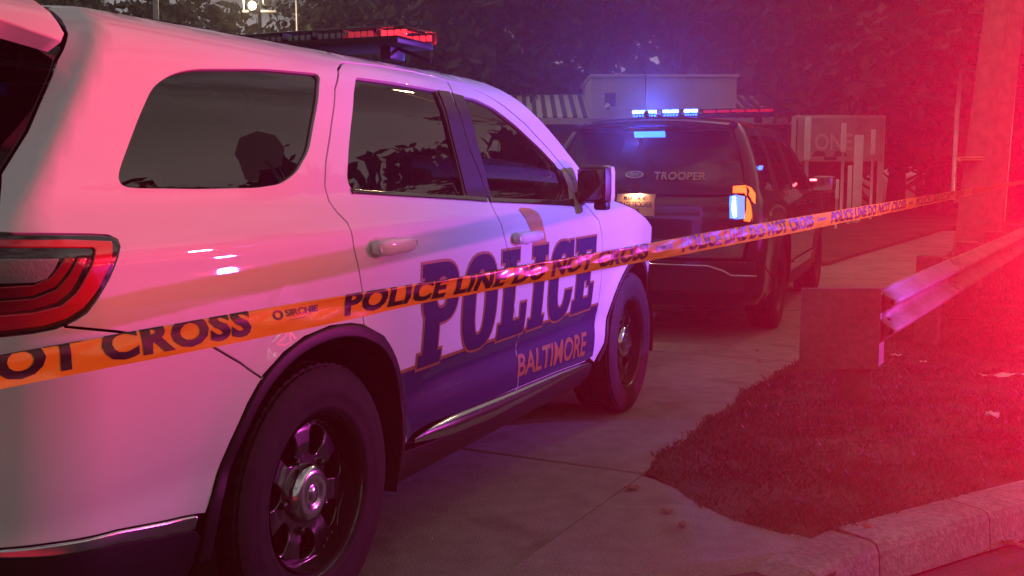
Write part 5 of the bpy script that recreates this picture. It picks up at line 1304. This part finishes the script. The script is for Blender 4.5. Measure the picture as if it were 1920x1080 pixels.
# two unseen light stands added: one for the glare, one tinting the parked cars
RED = (1.0, .003, .045)
M['added_led_red'] = emitter('added_led_red', (1, .03, .05), 9); M['added_led_blue'] = emitter('added_led_blue', (.12, .25, 1), 12)
def stand(x, y, z, face, label, low=False):  # made-up stand, takes the place of police lights out of view
    t = empty('added_light_stand', (x, y, -.13)); tag(t, label, 'warning light')
    c, s_ = math.cos(face), math.sin(face); wz = z+.13
    q = MB(); q.tube([(0, 0, .5), (0, 0, wz-.05)], .018, 10); q.build('mast', 'galv', t, True)
    for a in (90, 210, 330):
        q = MB(); q.tube([(0, 0, .62), (.45*math.cos(R(a)), .45*math.sin(R(a)), .02)], .012, 8); q.build('leg', 'galv', t, True)
    q = MB(); q.box((0, 0, wz-.03), (.10, .62, .03), .008, rz=face); q.build('bar_base', 'black_trim', t, angle=40)
    for k in range(6):
        oy = (k-2.5)*.10; q = MB(); q.box((-s_*oy+c*.04, c*oy+s_*.04, wz+.01), (.02, .088, .045), .008, rz=face); q.build('led_module', 'added_led_blue' if low and k < 2 else 'added_led_red', t, angle=40)
    if low:
        q = MB(); q.box((0, 0, .66), (.05, .50, .07), .01, rz=face); q.build('lower_bracket', 'black_trim', t, angle=40)
        for k in range(4):
            oy = (k-1.5)*.12; q = MB(); q.box((-s_*oy+c*.035, c*oy+s_*.035, .66), (.02, .10, .035), .006, rz=face); q.build('led_module', 'added_led_red', t, angle=40)
    return t, c, s_, wz
WL = at_depth(2470, 430, 4.0); fa = math.atan2(-WL[1], -WL[0]); ba = fa+R(10)
w1, c1, s1, z1_ = stand(WL[0], WL[1], WL[2], fa, 'added red light bar on a low tripod by the kerb, source of the glare')
lamp('added_glare_beam', 'SPOT', (c1*.10, s1*.10, z1_+.01), RED, 54000, w1, (math.cos(ba), math.sin(ba), .10), 60, 1.0, .05)  # added beam, lights the haze like red lens glare
W2 = np.array([7.0, 6.3, 1.95]); f2 = math.atan2(3.6-W2[1], -.5-W2[0])
w2_, c2, s2, z2_ = stand(W2[0], W2[1], W2[2], f2, 'added taller red and blue light stand, out of view, tinting the parked cars', True)
lamp('added_red_flood', 'SPOT', (c2*.10-s2*.15, s2*.10+c2*.15, z2_+.01), (1.0, .02, .06), 6000, w2_, (-.875, -.485, .10), 34, 1.0, .08)  # added red light for the upper rear quarter
lamp('added_low_flood', 'SPOT', (c2*.10, s2*.10, .66), (1.0, .07, .75), 1050, w2_, tuple(np.array([.0, 4.2, .9])-np.array([7, 6.3, .53])), 90, 1.0, .08)  # added magenta light, set low, for doors and bumper
lamp('added_blue_flood', 'SPOT', (c2*.10+s2*.2, s2*.10-c2*.2, z2_+.01), (.22, .10, 1.0), 6200, w2_, tuple(np.array([.75, 5.7, 2.2])-W2), 44, 1.0, .08)  # added blue light for the front doors
lamp('street_lamp_light', 'POINT', (-1.2, -.3, 7.75), (1.0, .66, .32), 260, sl_, radius=.12)
lamp('floodlight_light', 'POINT', (-.3, -.4, 7.7), (1.0, .75, .42), 500, FLM, radius=.15)
# thin haze added to stand for lens glare around the lamps
hz = MB(); hz.box((0, 300, 15), (1000, 840, 34)); hzo = hz.build('haze', bpy.data.materials.new('haze')); tag(hzo, 'thin added haze that carries the glare of the lamps', 'haze', kind='stuff')
hm = hzo.data.materials[0]; hm.use_nodes = True; hn = hm.node_tree; hn.nodes.clear()
ho = hn.nodes.new('ShaderNodeOutputMaterial'); hv = hn.nodes.new('ShaderNodeVolumePrincipled'); hv.inputs['Color'].default_value = (.9, .9, .92, 1)
hv.inputs['Density'].default_value = .0021; hv.inputs['Anisotropy'].default_value = .75
hn.links.new(hv.outputs[0], ho.inputs['Volume'])
